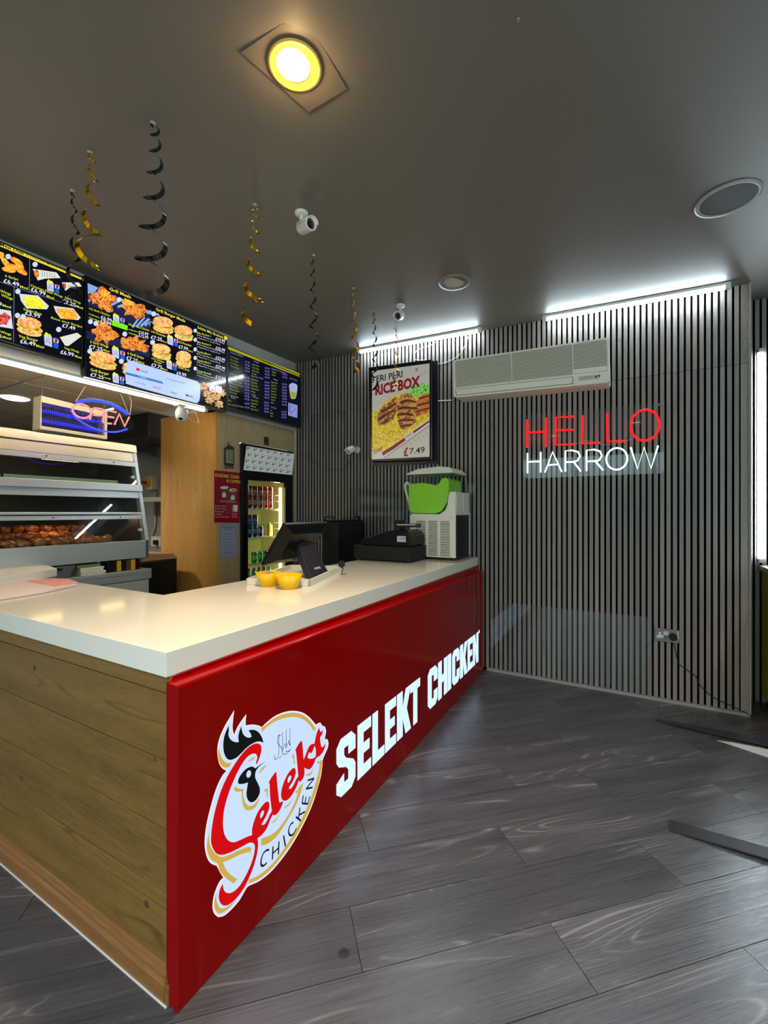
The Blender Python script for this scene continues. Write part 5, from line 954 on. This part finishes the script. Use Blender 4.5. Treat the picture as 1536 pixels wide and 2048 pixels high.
wb_me = B(); wb_me.lathe([(0, 0), (.028, 0), (.030, .01), (.029, .07), (.031, .12), (.026, .15), (.011, .18), (.011, .2)], (0, 0, 0), 14, m=mat('water_bottle', (130, 168, 158), .1)); wb_me.lathe([(.0125, .186), (.0125, .203), (0, .204)], (0, 0, 0), 12, m=mat('cap_blue', (60, 80, 140), .4)); wb_me = wb_me.mesh('water_bottle')
for k in range(7):
    for s_ in (0, 1):
        o = bpy.data.objects.new('water_bottle', wb_me); C.objects.link(o); o.location = (XW - .085 - s_ * .08, ys[k] - .004, zsh[3]); tag(o, 'small clear water bottle, %s row of the fourth shelf, place %s from hinge' % (('front', 'rear')[s_], ('one', 'two', 'three', 'four', 'five', 'six', 'seven')[k]), 'bottle', 'water bottles on the fourth fridge shelf')
# posters on the oak
def paper(name, label, q, m, off=.003, cat='notice'):
    t = thing(name, label, cat, tuple(onx(q[3][0], q[3][1], XW + off))); P = [onx(x, y, XW + off) for x, y in q]; B().prism(P, (.0015, 0, 0)).obj('sheet', m, t); return t
kv = zm(420, 930, 10.24)
t = paper('drinks_poster', 'dark red tea and coffee price poster on the oak panelling', [kv(85, 105), kv(625, 160), kv(600, 1185), kv(85, 1178)], mat('poster_red', (140, 10, 38), .2, coat=.5))
S = Print('x', XW + .005, kv); py_, pw_ = mat('poster_yellow', (232, 190, 50), .4), mat('poster_cream', (226, 176, 130), .5)
S.text('KADAK CHAI', 110, 238, 592, 282, 70, py_, 1, .02); S.text('& COFFEE', 340, 350, 640, 380, 62, py_, 1, .02); S.text('HOT DRINKS', 205, 752, 530, 770, 28, pw_, 1, .01)
for i, (a, p_) in enumerate([('Kadak Chai', '£2.00'), ('Karak Chai', '£2.00'), ('Espresso', '£1.80'), ('Coffee', '£2.00'), ('Hot Chocolate', '£2.50')]): y = 850 + 55 * i; S.text(a, 105, y, 105 + 22 * len(a), y + 6, 28, pw_, 1, .01); S.text(p_, 450, y + 6, 556, y + 8, 28, pw_, 1, .01)
S.poly([(210, 460), (380, 470), (350, 690), (245, 680)], mat('cup_brown', (110, 58, 34), .4), 1); S.poly([(392, 515), (545, 520), (520, 715), (425, 705)], MATS['cup_brown'], 1)
S.ell(295, 462, 88, 32, mat('cup_rim', (232, 196, 170), .4), 2); S.ell(468, 515, 78, 36, MATS['cup_rim'], 2); S.ell(478, 516, 45, 18, mat('cup_in', (130, 96, 70), .4), 3)
for x, y in ((288, 620), (465, 675)): S.poly([(x - 38, y + 40), (x - 40, y - 20), (x - 10, y - 60), (x + 14, y - 60), (x + 40, y - 20), (x + 36, y + 40)], mat('cup_logo', (206, 216, 206), .5), 2, True)
S.poly([(475, 820), (565, 822), (560, 950), (472, 945)], mat('price_patch', (222, 216, 190), .5), 3); S.obj('print', t)
t = paper('allergy_notice', 'grey laminated allergy notice hanging under the red drinks poster', [kv(180, 1215), (kv(585, 1195)), kv(545, 1880), kv(185, 1890)], mat('notice_grey', (156, 156, 176), .25, coat=.4), .002)
S = Print('x', XW + .0045, kv); nk = mat('notice_ink', (60, 50, 90), .5)
S.line([(210, 1225), (540, 1215), (525, 1850), (205, 1862), (210, 1225)], .003, nk, 1); S.text('FOOD ALLERGY', 235, 1290, 505, 1290, 34, nk, 1, .01); S.text('NOTICE', 305, 1335, 440, 1335, 34, nk, 1, .01)
for i in range(7): S.text(['If you have a food', 'allergy or intolerance', 'please speak to us', 'about the ingredients', 'in your meal when', 'making your order', 'Thank you'][i], 250 + 10 * (i % 3), 1420 + 55 * i, 490 - 12 * (i % 3), 1418 + 55 * i, 22, nk, 1)
S.text('THANK YOU', 290, 1810, 460, 1800, 30, nk, 1, .01); S.obj('print', t)
# wall hanging, switch plate
t = thing('wall_ornament', 'dark metal calligraphy ornament hanging above the red poster', 'ornament', tuple(onx(457, 935, XW + .01)))
S = B(); lv = zm(320, 860, 5.12); W_ = lambda x, y: onx(*lv(x, y), XW + .004); om, og = mat('ornament_dark', (44, 34, 24), .4), mat('ornament_pale', (150, 148, 120), .4)
B().prism([W_(*q) for q in [(655, 185), (690, 160), (700, 145), (715, 160), (755, 180), (755, 350), (745, 375), (665, 365), (655, 350)]], (.008, 0, 0)).obj('plate', om, t, bevel=.002)
b = B(); b.prism([W_(*q) + Vector((.008, 0, 0)) for q in [(672, 200), (740, 205), (740, 345), (670, 335)]], (.003, 0, 0)); b.obj('panel', og, t)
b = B()
for i in range(5): b.tube([W_(*q) + Vector((.012, 0, 0)) for q in smooth([(680, 215 + 25 * i), (695, 205 + 25 * i), (705, 225 + 25 * i), (722, 210 + 25 * i), (732, 228 + 25 * i)], 3, 170, False)], .0022, 5)
b.obj('script', om, t); b = B(); b.tube([W_(701 + 10 * math.cos(k * .63), 130 + 12 * math.sin(k * .63)) for k in range(10)], .002, 5, closed=True); b.tube([W_(701, 140), W_(702, 150)], .003, 5); b.obj('hook', om, t)
for x in (672, 705, 740): B().lathe([(0, -.012), (.009, -.004), (.006, .01), (0, .014)], tuple(W_(x, 385) + Vector((.006, 0, 0))), 10).obj('pendant', om, t)
tag(B().prism([onx(*q, XW) for q in ((528, 873), (537, 875), (537, 891), (528, 889))], (.004, 0, 0)).obj('blank_plate', mat('dark_plate', (48, 36, 22), .5)), 'small dark rectangular plate on the oak above the fridge', 'plate')
# speaker tower
t = thing('speaker_tower', 'tall black portable speaker with top handles by the slatted wall', 'speaker', (-2.4, 3.5, 0))
B().box(-2.49, -2.30, 3.29, 3.745, .03, 1.285).obj('cabinet', blackm, t, bevel=.012)
B().box(-2.475, -2.315, 3.30, 3.73, 1.285, 1.305).obj('top_cap', black, t, bevel=.008)
for x in (-2.47, -2.335):
    pass
b = B(); b.tube([tuple(v) for v in smooth([Vector((-2.45, 3.30, 1.30)), Vector((-2.46, 3.27, 1.325)), Vector((-2.40, 3.27, 1.335)), Vector((-2.34, 3.27, 1.33)), Vector((-2.34, 3.30, 1.30))], 4, 170, False)], .008, 8); b.obj('handle', black, t)
b = B(); b.tube([tuple(v) for v in smooth([Vector((-2.33, 3.58, 1.30)), Vector((-2.315, 3.59, 1.332)), Vector((-2.315, 3.66, 1.335)), Vector((-2.33, 3.69, 1.30))], 4, 170, False)], .008, 8); b.obj('handle', black, t)
B().box(-2.302, -2.297, 3.34, 3.70, .3, 1.24).obj('grille', mat('speaker_grille', (22, 22, 26), .6), t)
b = B(); b.lathe([(.06, 0), (.065, -.006), (.068, 0)], (-2.395, 3.289, 1.1), 28, axis=(0, 1, 0)); b.lathe([(0, -.012), (.02, -.012), (.06, 0)], (-2.395, 3.291, 1.1), 28, axis=(0, -1, 0)); b.obj('driver', black, t)
for x in (-2.47, -2.32):
    for y in (3.31, 3.72): B().cyl((x, y, .0005), (x, y, .03), .02, 10).obj('foot', black, t)

# ================================================================== KITCHEN SIDE
# OPEN sign
ov = zm(0, 730, 4.518); XO = -3.12; O_ = lambda x, y, X=XO: onx(*ov(x, y), X)
t = thing('open_sign', 'neon OPEN sign with blue arcs on cords below the menu screens', 'neon sign', tuple(O_(925, 300)))
m_ob = mat('neon_blue', (40, 50, 255), .3, emit=2.6, ecol=(44, 60, 255)); m_op = mat('neon_pink', (255, 150, 150), .3, emit=1.15, ecol=(255, 150, 146))
el = [O_(925 + 290 * math.cos(a) * .98 + 10 * math.sin(a), 462 + 290 * math.cos(a) * .28 + 128 * math.sin(a), XO - .012) for a in [2 * math.pi * k / 40 for k in range(40)]]
B().prism(el, (.004, 0, 0)).obj('acrylic_plate', acrylic, t)
for pts in ([(690, 338), (740, 318), (830, 312), (930, 325), (1020, 352), (1100, 395), (1165, 445)], [(700, 350), (760, 330), (840, 326), (930, 338), (1010, 362), (1090, 405), (1150, 448)], [(640, 410), (690, 480), (770, 535), (860, 578), (960, 602), (1060, 604), (1150, 578)]): B().tube([O_(*q) for q in smooth(pts, 4, 170, False)], .0055, 8).obj('neon_tube', m_ob, t)
def ot(pts, closed=False, sm=True): B().tube([O_(*q, XO + .006) for q in (smooth(pts, 4, 170, closed) if sm else pts)], .0062, 8, closed=closed).obj('letter_tube', m_op, t)
ot([(740 + 84 * math.cos(a), 416 + 62 * math.sin(a) + 14 * math.cos(a)) for a in [2 * math.pi * k / 20 for k in range(20)]], True, False)
ot([(812, 492), (838, 400), (880, 392), (925, 402), (938, 428), (915, 455), (845, 452)]); ot([(1050, 428), (965, 416), (930, 505), (960, 525), (1008, 530)]); ot([(948, 462), (1030, 476)], sm=False); ot([(1035, 538), (1078, 440), (1128, 556), (1168, 468)], sm=False)
for pts in ([(685, 330), (775, 190)], [(1155, 420), (1090, 262)], [(1175, 455), (1190, 330), (1170, 280)]): B().tube([O_(*q, XO - .004) for q in pts], .0028, 6).obj('cord', mat('cord_cream', (222, 210, 180), .5), t)
# insect killer
XZ = -3.5; Z_ = lambda x, y, X=XZ: onx(*ov(x, y), X)
t = thing('insect_killer', 'white framed electric insect killer with blue tubes hung behind neon sign', 'insect killer', tuple(Z_(640, 640)))
zo = [(375, 278), (968, 430), (968, 670), (370, 552)]; zi = [(378, 332), (940, 470), (945, 648), (378, 535)]
b = B(); Fo = [Z_(*q) for q in [(372, 275), (970, 425), (970, 672), (362, 578)]]; Fi = [Z_(*q) for q in [(378, 335), (945, 462), (948, 640), (378, 548)]]
for i in range(4): j = (i + 1) % 4; b.hexa([Fo[i], Fo[j], Fi[j], Fi[i]], [v + Vector((-.11, .0, 0)) for v in (Fo[i], Fo[j], Fi[j], Fi[i])])
b.obj('frame', mat('zapper_frame', (206, 192, 170), .4), t, bevel=.003)
B().prism([v + Vector((-.108, 0, 0)) for v in Fi], (.004, 0, 0)).obj('back_panel', mat('zap_back', (24, 22, 60), .3), t)
def zuv(u, v, d=0): return Fi[0].lerp(Fi[1], u).lerp(Fi[3].lerp(Fi[2], u), v) + Vector((d, 0, 0))
for v in (.28, .72): B().cyl(zuv(.02, v, -.06), zuv(.98, v, -.06), .012, 12).obj('uv_tube', mat('uv_tube', (50, 50, 255), .3, emit=1.6, ecol=(20, 20, 255)), t)
for k in range(36): u = .03 + .94 * k / 35; B().tube([zuv(u, .05, -.012), zuv(u, .95, -.012)], .0022, 4).obj('guard_wire', mat('guard', (60, 58, 90), .4, metal=.3), t)
for v in (.2, .42, .62, .85): B().tube([zuv(.01, v, -.009), zuv(.99, v, -.009)], .0016, 4).obj('guard_rail', MATS['guard'], t)
B().tube([Z_(380, 275, XZ - .02), tuple((Z_(380, 275, XZ - .02)) + Vector((0, .02, .35)))], .0015, 5).obj('chain', steel_dull, t)
B().tube([Z_(940, 425, XZ - .02), tuple((Z_(940, 425, XZ - .02)) + Vector((0, .0, .35)))], .0015, 5).obj('chain', steel_dull, t)
# kitchen ceiling lamp
for (x, y, lab) in ((-4.55, 1.73, 'round white ceiling lamp in the kitchen beyond the opening'), (-4.9, .2, 'round white ceiling lamp deeper inside the kitchen')):
    t = thing('ceiling_lamp', lab, 'light', (x, y, 2.352)); B().lathe([(0, -.012), (.08, -.012), (.10, -.004)], (x, y, 2.352), 28).obj('lens', mat('lamp_cool', (235, 248, 255), .3, emit=9), t); B().lathe([(.10, 0), (.112, -.003), (.112, 0)], (x, y, 2.352), 28).obj('rim', white, t)
    lamp('kitchen_lamp', 'SPOT', (x, y, 2.31), (0, 0, 0), 120, (1, .96, .88), spot_size=math.radians(150), spot_blend=.7, shadow_soft_size=.09)
# hot display cabinet, profile x(z)
t_h = thing('hot_display_cabinet', 'stainless steel heated display cabinet with sloping glass front', 'display cabinet', (-3.6, 1.2, .93))
hy0, hy1 = .47, 2.12
def hx(z): return -3.345 - max(0, z - 1.15) * .235
def band(z0, z1, name, m, pr=0.0, y0=hy0, y1=hy1, th=.03, bevel=.002):
    b = B(); b.prism([(hx(z0) + pr, y0, z0), (hx(z1) + pr, y0, z1), (hx(z1) - th, y0, z1), (hx(z0) - th, y0, z0)], (0, y1 - y0, 0)); return b.obj(name, m, t_h, bevel=bevel)
m_hs = mat('steel_warm', (214, 204, 182), .3, metal=.55, bump=.03, bscale=10, stretch=(60, .5, 60)); m_hs2 = mat('steel_cool', (196, 200, 202), .3, metal=.5, bump=.03, bscale=10, stretch=(60, .5, 60))
B().box(-4.05, -3.53, hy0, hy1 + .02, 1.90, 1.93).obj('top', m_hs, t_h, bevel=.003)
band(1.865, 1.925, 'top_rail', m_hs, .012, y1=hy1 + .03); band(1.785, 1.86, 'fascia', m_hs, .0); band(1.745, 1.782, 'lamp_rail', m_hs2, .010)
band(1.545, 1.60, 'middle_rail', m_hs2, .016, y1=hy1 + .03); band(1.49, 1.545, 'inner_rail', m_hs2, 0); band(1.362, 1.380, 'lower_rail', m_hs2, .008); band(1.325, 1.355, 'lamp_strip', m_hs2, .0)
band(1.02, 1.155, 'base_panel', m_hs2, .008); band(1.60, 1.745, 'upper_glass', glass, 0, th=.004, bevel=0); band(1.38, 1.49, 'middle_glass', glass, 0, th=.004, bevel=0); band(1.155, 1.325, 'lower_glass', glass, 0, th=.004, bevel=0)
b = B(); b.prism([(hx(1.0) + .006, hy1, 1.155), (hx(1.9) + .006, hy1, 1.9), (hx(1.9) - .045, hy1, 1.9), (hx(1.155) - .045, hy1, 1.155)], (0, .028, 0)); b.obj('side_frame', m_hs2, t_h, bevel=.002)
b = B(); b.prism([(hx(1.15) - .04, hy1 + .002, 1.02), (hx(1.9) - .04, hy1 + .002, 1.9), (-4.05, hy1 + .002, 1.9), (-4.05, hy1 + .002, 1.02)], (0, .018, 0)); b.obj('side_panel', steel_dull, t_h)
B().box(-4.05, -4.03, hy0, hy1, 1.0, 1.9).obj('back_panel', mat('hot_back', (52, 46, 44), .5), t_h); B().box(-4.03, -3.36, hy0, hy1, 1.02, 1.135).obj('floor_pan', steel_dull, t_h)
B().box(hx(1.02) + .004, hx(1.02) - .1, hy1, hy1 + .026, 1.02, 1.155).obj('corner_block', mat('corner_grey', (86, 88, 90), .4), t_h)
B().box(-4.03, hx(1.6) - .02, hy0, hy1, 1.575, 1.59).obj('shelf', steel, t_h); B().box(-4.03, hx(1.37) - .02, hy0, hy1, 1.36, 1.372).obj('shelf', steel_dull, t_h)
for y in (.8, 1.12, 1.5, 1.95):
    for z, pr in ((1.765, .012), (1.34, .002)): B().cyl((hx(z) + pr - .004, y, z), (hx(z) + pr + .003, y, z), .005, 10).obj('rivet', mat('rivet', (50, 48, 46), .4), t_h)
for z in (1.66, 1.24): B().box(hx(z) - .02, hx(z) + .006, hy1 - .035, hy1 - .015, z - .01, z + .01).obj('glass_clip', white, t_h)
for x in (-3.42, -3.95):
    for y in (hy0 + .1, hy1 - .06): B().cyl((x, y, .932), (x, y, 1.02), .016, 14).obj('leg', steel_dull, t_h)
for i, (a, c) in enumerate(((.52, 1.18), (1.25, 1.98))):
    o = B(); o.box(-3.95, -3.47, a, c, 1.592, 1.598).box(-3.475, -3.467, a, c, 1.598, 1.625).box(-3.95, -3.942, a, c, 1.598, 1.625).box(-3.95, -3.467, a, a + .008, 1.598, 1.625).box(-3.95, -3.467, c - .008, c, 1.598, 1.625)
    tag(o.obj('steel_tray', m_hs), ['empty steel tray on the upper cabinet shelf, end by the room wall', 'empty steel tray on the upper cabinet shelf, end by the insect killer'][i], 'tray')
hl = mat('heat_bulb', (255, 210, 130), .4, emit=11, ecol=(255, 205, 140))
for y in (1.0, 1.55, 2.0): B().box(-3.60, -3.56, y - .09, y + .09, 1.338, 1.343).obj('heat_lamp', hl, t_h)
B().box(-3.64, -3.60, 1.35, 1.6, 1.53, 1.535).obj('heat_lamp', hl, t_h)
for y in (.95, 1.65): B().box(-3.62, -3.58, y - .12, y + .12, 1.755, 1.76).obj('heat_lamp', hl, t_h)
# bed of fried chicken
m_fc = rings('fried_chicken', (150, 58, 28), (226, 128, 74), 0, 22); fcm = []
for s_ in range(4):
    bm = bmesh.new(); bmesh.ops.create_icosphere(bm, subdivisions=2, radius=1)
    for v in bm.verts:
        n_ = v.co.normalized(); v.co = Vector((n_.x * .034, n_.y * .040, n_.z * .026)) * (1 + .22 * math.sin(5 * n_.x + s_ * 2) * math.cos(4 * n_.y + s_) + random.uniform(-.09, .09))
    me = bpy.data.meshes.new('fried_chicken_piece'); bm.to_mesh(me); bm.free(); me.materials.append(m_fc); fcm.append(me)
B().box(-3.98, -3.40, .52, 2.04, 1.137, 1.145).obj('heated_tray', steel, t_h)
cnt = 0
for row in range(5):
    for k in range(15):
        y = .78 + .083 * k + random.uniform(-.015, .015); hgt = .5 + .5 * math.sin((y - .7) * 2.9) if y < 1.35 else (1.0 if y < 1.85 else .2)
        for L_ in range(1 + (row > 1 and hgt > .5) + (row > 2 and hgt > .8)):
            if y > 1.93: continue
            o = bpy.data.objects.new('fried_chicken_piece', random.choice(fcm)); C.objects.link(o); o.location = (-3.46 - .085 * row + random.uniform(-.01, .01), y, 1.172 + .042 * L_); o.rotation_euler = (random.uniform(-.5, .5), random.uniform(-.5, .5), random.uniform(0, 6)); cnt += 1
            tag(o, 'golden brown fried chicken piece heaped behind the lower cabinet glass', 'fried chicken', 'fried chicken heaped in the display cabinet')
# prep bench
t_b = thing('prep_bench', 'white and steel prep bench standing under the display cabinet', 'bench', (-3.6, 1.2, 0))
B().box(-4.1, -3.31, .46, 2.15, .90, .93).obj('bench_top', m_hs2, t_b, bevel=.002); B().box(-3.335, -3.31, .46, 2.15, .855, .899).obj('front_edge', m_hs2, t_b)
B().box(-4.1, -3.33, .47, 2.14, .1, .85).obj('cupboard', mat('bench_white', (186, 184, 180), .4), t_b)
for a, c in ((.48, .86), (.87, 1.49), (1.50, 2.12)): B().box(-3.33, -3.318, a, c, .12, .845).obj('door', mat('bench_white', (186, 184, 180), .4), t_b, bevel=.002)
for x in (-3.4, -4.0):
    for y in (.55, 2.05): B().cyl((x, y, .0005), (x, y, .1), .02, 10).obj('foot', steel_dull, t_b)
# things on the bench
t = thing('storage_bin', 'grey plastic storage bin with a hand hole on the prep bench', 'bin', (-3.45, 1.5, .93)); b = B()
q = [(-3.335, 1.40), (-3.335, 1.62), (-3.60, 1.60), (-3.60, 1.42)]; b.prism([(-3.345, 1.42, .932), (-3.345, 1.585, .932), (-3.325, 1.61, 1.012), (-3.325, 1.40, 1.012)], (-.01, 0, 0)); b.prism([(-3.60, 1.42, .932), (-3.60, 1.585, .932), (-3.61, 1.61, 1.012), (-3.61, 1.40, 1.012)], (-.01, 0, 0)); b.prism([(-3.345, 1.585, .932), (-3.61, 1.585, .932), (-3.61, 1.61, 1.012), (-3.325, 1.61, 1.012)], (0, -.01, 0)); b.prism([(-3.345, 1.42, .932), (-3.61, 1.42, .932), (-3.61, 1.40, 1.012), (-3.325, 1.40, 1.012)], (0, .01, 0)); b.box(-3.6, -3.345, 1.42, 1.585, .932, .94)
b.obj('tub', mat('bin_grey', (112, 112, 118), .5), t, bevel=.002); B().prism([(-3.3235 + .0, 1.50 + .03 * math.cos(a), .993 + .009 * math.sin(a)) for a in [2 * math.pi * k / 16 for k in range(16)]], (.001, 0, 0)).obj('hand_hole', blackm, t)
for k in range(4): tag(B().box(-3.5 - .0, -3.325 + random.uniform(-.006, .006), 1.64, 1.80 + random.uniform(-.01, .01), .932 + k * .014, .944 + k * .014).obj('paper_sleeve', mat('sleeve_white', (232, 224, 206), .6)), 'cream folded chip sleeve, %s in the small bench pile' % ('bottom', 'second up', 'third up', 'topmost')[k], 'carton', 'folded sleeves on the prep bench')
tag(B().prism([(-3.33, 1.62, .9885), (-3.36, 1.79, .9885), (-3.52, 1.80, .9885), (-3.50, 1.63, .9885)], (0, 0, .018)).obj('green_sleeve', mat('green_paper', (120, 124, 60), .6), bevel=.002), 'olive green paper bundle lying on the folded sleeves', 'paper')
for k in range(7):
    o = B().box(-3.44, -3.35, 1.83 + k * .036, 1.862 + k * .036, .9325, 1.012).obj('sauce_box', mat('box_yellow', (222, 170, 20), .5) if k in (2, 5) else (mat('box_brown', (96, 66, 36), .5) if k == 4 else black))
    tag(o, ('%s box in the row under the cabinet, %s' % (('yellow' if k in (2, 5) else 'brown' if k == 4 else 'black'), ('beside the olive bundle', 'second from the olive bundle', 'between two black boxes', 'between yellow and brown boxes', 'next to the yellow end box', 'nearest to the cabinet leg', 'by the cabinet leg at the row end')[k])), 'box', 'row of boxes under the cabinet')
# bin, isolator, shelf, sockets behind
t = thing('waste_bin', 'black waste bin with a tan lid standing past the prep bench', 'bin', (-3.75, 2.42, 0)); B().box(-3.95, -3.62, 2.25, 2.60, .001, .95).obj('bin_body', black, t, bevel=.01); B().prism([(-3.62, 2.24, .952), (-3.62, 2.61, .952), (-3.62, 2.56, 1.005), (-3.62, 2.36, 1.01)], (-.33, 0, 0)).obj('lid', mat('tan_lid', (186, 140, 100), .5), t, bevel=.006)
p = ony(310, 966, 3.25); t = thing('isolator_switch', 'red and yellow rotary isolator switch on the kitchen wall', 'switch', (p.x, 3.25, p.z))
B().box(p.x - .05, p.x + .06, 3.17, 3.249, p.z - .08, p.z + .08).obj('case', mat('switch_white', (214, 208, 186), .4), t, bevel=.004); B().cyl((p.x - .0, 3.17, p.z), (p.x - .0, 3.135, p.z), .045, 18).obj('dial', mat('switch_yellow', (226, 180, 20), .4), t); B().box(p.x - .03, p.x + .03, 3.09, 3.135, p.z - .014, p.z + .014).obj('knob', mat('switch_red', (170, 16, 16), .3), t, bevel=.004)
tag(B().tube([(p.x + .03, 3.23, p.z - .08), (p.x + .03, 3.235, p.z - .5), (p.x - .02, 3.235, p.z - .62), (p.x - .04, 3.235, 1.12)], .012, 8).obj('flex_cable', mat('cable_cream', (196, 180, 150), .5)), 'pale cable running from isolator down to the kitchen sockets', 'cable')
p2 = ony(322, 995, 3.1); tag(B().box(p2.x - .3, p2.x + .8, 2.98, 3.248, p2.z - .05, p2.z).obj('wall_shelf', m_hs, bevel=.002), 'narrow steel wall shelf under the isolator switch', 'shelf')
p3 = ony(312, 1083, 3.24); t = thing('kitchen_socket', 'cream double socket low on the kitchen wall above the bin', 'socket', (p3.x, 3.249, p3.z)); B().box(p3.x - .09, p3.x + .09, 3.235, 3.249, p3.z - .06, p3.z + .06).obj('plate', mat('switch_white', (214, 208, 186), .4), t, bevel=.002); B().box(p3.x + .01, p3.x + .06, 3.19, 3.234, p3.z - .035, p3.z + .02).obj('plug', black, t, bevel=.006)
t = thing('extractor_duct', 'dark extractor hood near the kitchen ceiling above the steel wall', 'extractor', (-4.6, 3.0, 2.05)); B().box(-5.6, -4.05, 2.6, 3.24, 2.12, 2.35).obj('hood', mat('hood_dark', (30, 28, 26), .4), t, bevel=.004); B().box(-4.75, -4.6, 3.05, 3.2, 2.02, 2.119).obj('fan_box', steel_dull, t)
# white camera under the header
p = onx(363, 831, -3.10); t = thing('dome_camera', 'white egg-shaped camera with dark lens under the header strip light', 'camera', (p.x, p.y, 2.24))
B().box(p.x - .05, p.x + .02, p.y - .035, p.y + .035, 2.225, 2.236).obj('mount', white, t, bevel=.003)
ax = Vector((.45, -.45, -.8)).normalized(); B().lathe([(0, -.072), (.028, -.066), (.044, -.042), (.048, -.01), (.042, .03), (.03, .056), (.0, .066)], (p.x, p.y, 2.155), 24, axis=ax).obj('body', white, t)
c = Vector((p.x, p.y, 2.165)) + Vector((.55, -.55, -.35)).normalized() * .036 + Vector((0, 0, -.024)); B().lathe([(0, .022), (.016, .018), (.027, 0)], c, 20, axis=Vector((.6, -.6, -.35))).obj('lens', mat('cam_lens', (30, 24, 22), .1), t); B().cyl((p.x - .01, p.y, 2.20), (p.x - .015, p.y, 2.228), .02, 14).obj('stem', white, t)
B().tube([tuple(v) for v in smooth([Vector((p.x, p.y + .03, 2.17)), Vector((p.x, p.y + .09, 2.125)), Vector((p.x, p.y + .16, 2.13)), Vector((p.x - .02, p.y + .12, 2.24))], 4, 170, False)], .004, 6).obj('cable', mat('cord_cream', (222, 210, 180), .5), t)

# ================================================================== RIGHT SIDE
t = thing('yellow_unit', 'bright yellow side unit with pale worktop in the recess', 'unit', (1.2, 3.9, 0))
u0, u1 = onz(1521, 1410, 0), onz(1536, 1445, 0)
B().box(.86, 2.3, 2.9, 4.09, .06, .955).obj('cupboard', mat('yellow_laminate', (232, 196, 0), .35), t, bevel=.002); B().box(.845, 2.32, 2.88, 4.10, .957, .995).obj('unit_top', mat('pale_top', (206, 196, 150), .3), t, bevel=.002); B().box(.90, 2.3, 2.94, 4.05, .002, .06).obj('plinth', blackm, t)
m_st = mat('strip_black', (44, 44, 50), .4)
b = B(); P = [onz(*q, .004) for q in [(1313, 1443), (1322, 1449), (1400, 1478), (1470, 1492)]]
def loose(label, a, b_, w0, w1, z0, z1, th=.006):
    a, b_ = Vector(a), Vector(b_); d = (b_ - a); n_ = Vector((-d.y, d.x, 0)).normalized(); q = B(); K = 10
    top = []
    for k in range(K + 1):
        u = k / K; p = a.lerp(b_, u); w = lerp(w0, w1, min(1, u * 2.5)); z = lerp(z0, z1, u); top.append((p + n_ * w / 2 + Vector((0, 0, z)), p - n_ * w / 2 + Vector((0, 0, z + .004 * math.sin(6 * u)))))
    for k in range(K): q.hexa([top[k][0], top[k][1], top[k + 1][1], top[k + 1][0]], [v + Vector((0, 0, th)) for v in (top[k][0], top[k][1], top[k + 1][1], top[k + 1][0])])
    return tag(q.obj('edge_strip', m_st), label, 'floor strip', 'loose floor strips')
loose('black floor strip curling up near the yellow unit', (.18, 3.40, 0), (.838, 3.335, 0), .03, .075, .001, .022)
loose('blunt black floor strip lying in the open floor', (.168, 2.285, 0), (1.2, 2.26, 0), .075, .085, .001, .016)
tag(B().prism([onz(*q, .001) for q in [(1434, 1481), (1470, 1486), (1540, 1500), (1600, 1515), (1600, 1530), (1536, 1515)]], (0, 0, .002)).obj('bright_patch_plate', mat('pale_patch', (196, 196, 192), .5)), 'thin pale plate added for the bright floor patch below the curling strip', 'plate')  # pale plate put in for a bright patch of floor
tag(B().lathe([(0, .0012), (.014, .0008), (.018, 0)], tuple(onz(688, 1907, 0)), 9).obj('floor_stain', mat('gum_dark', (30, 30, 32), .6)), 'dark round gum mark on a plank near the red sign', 'stain')
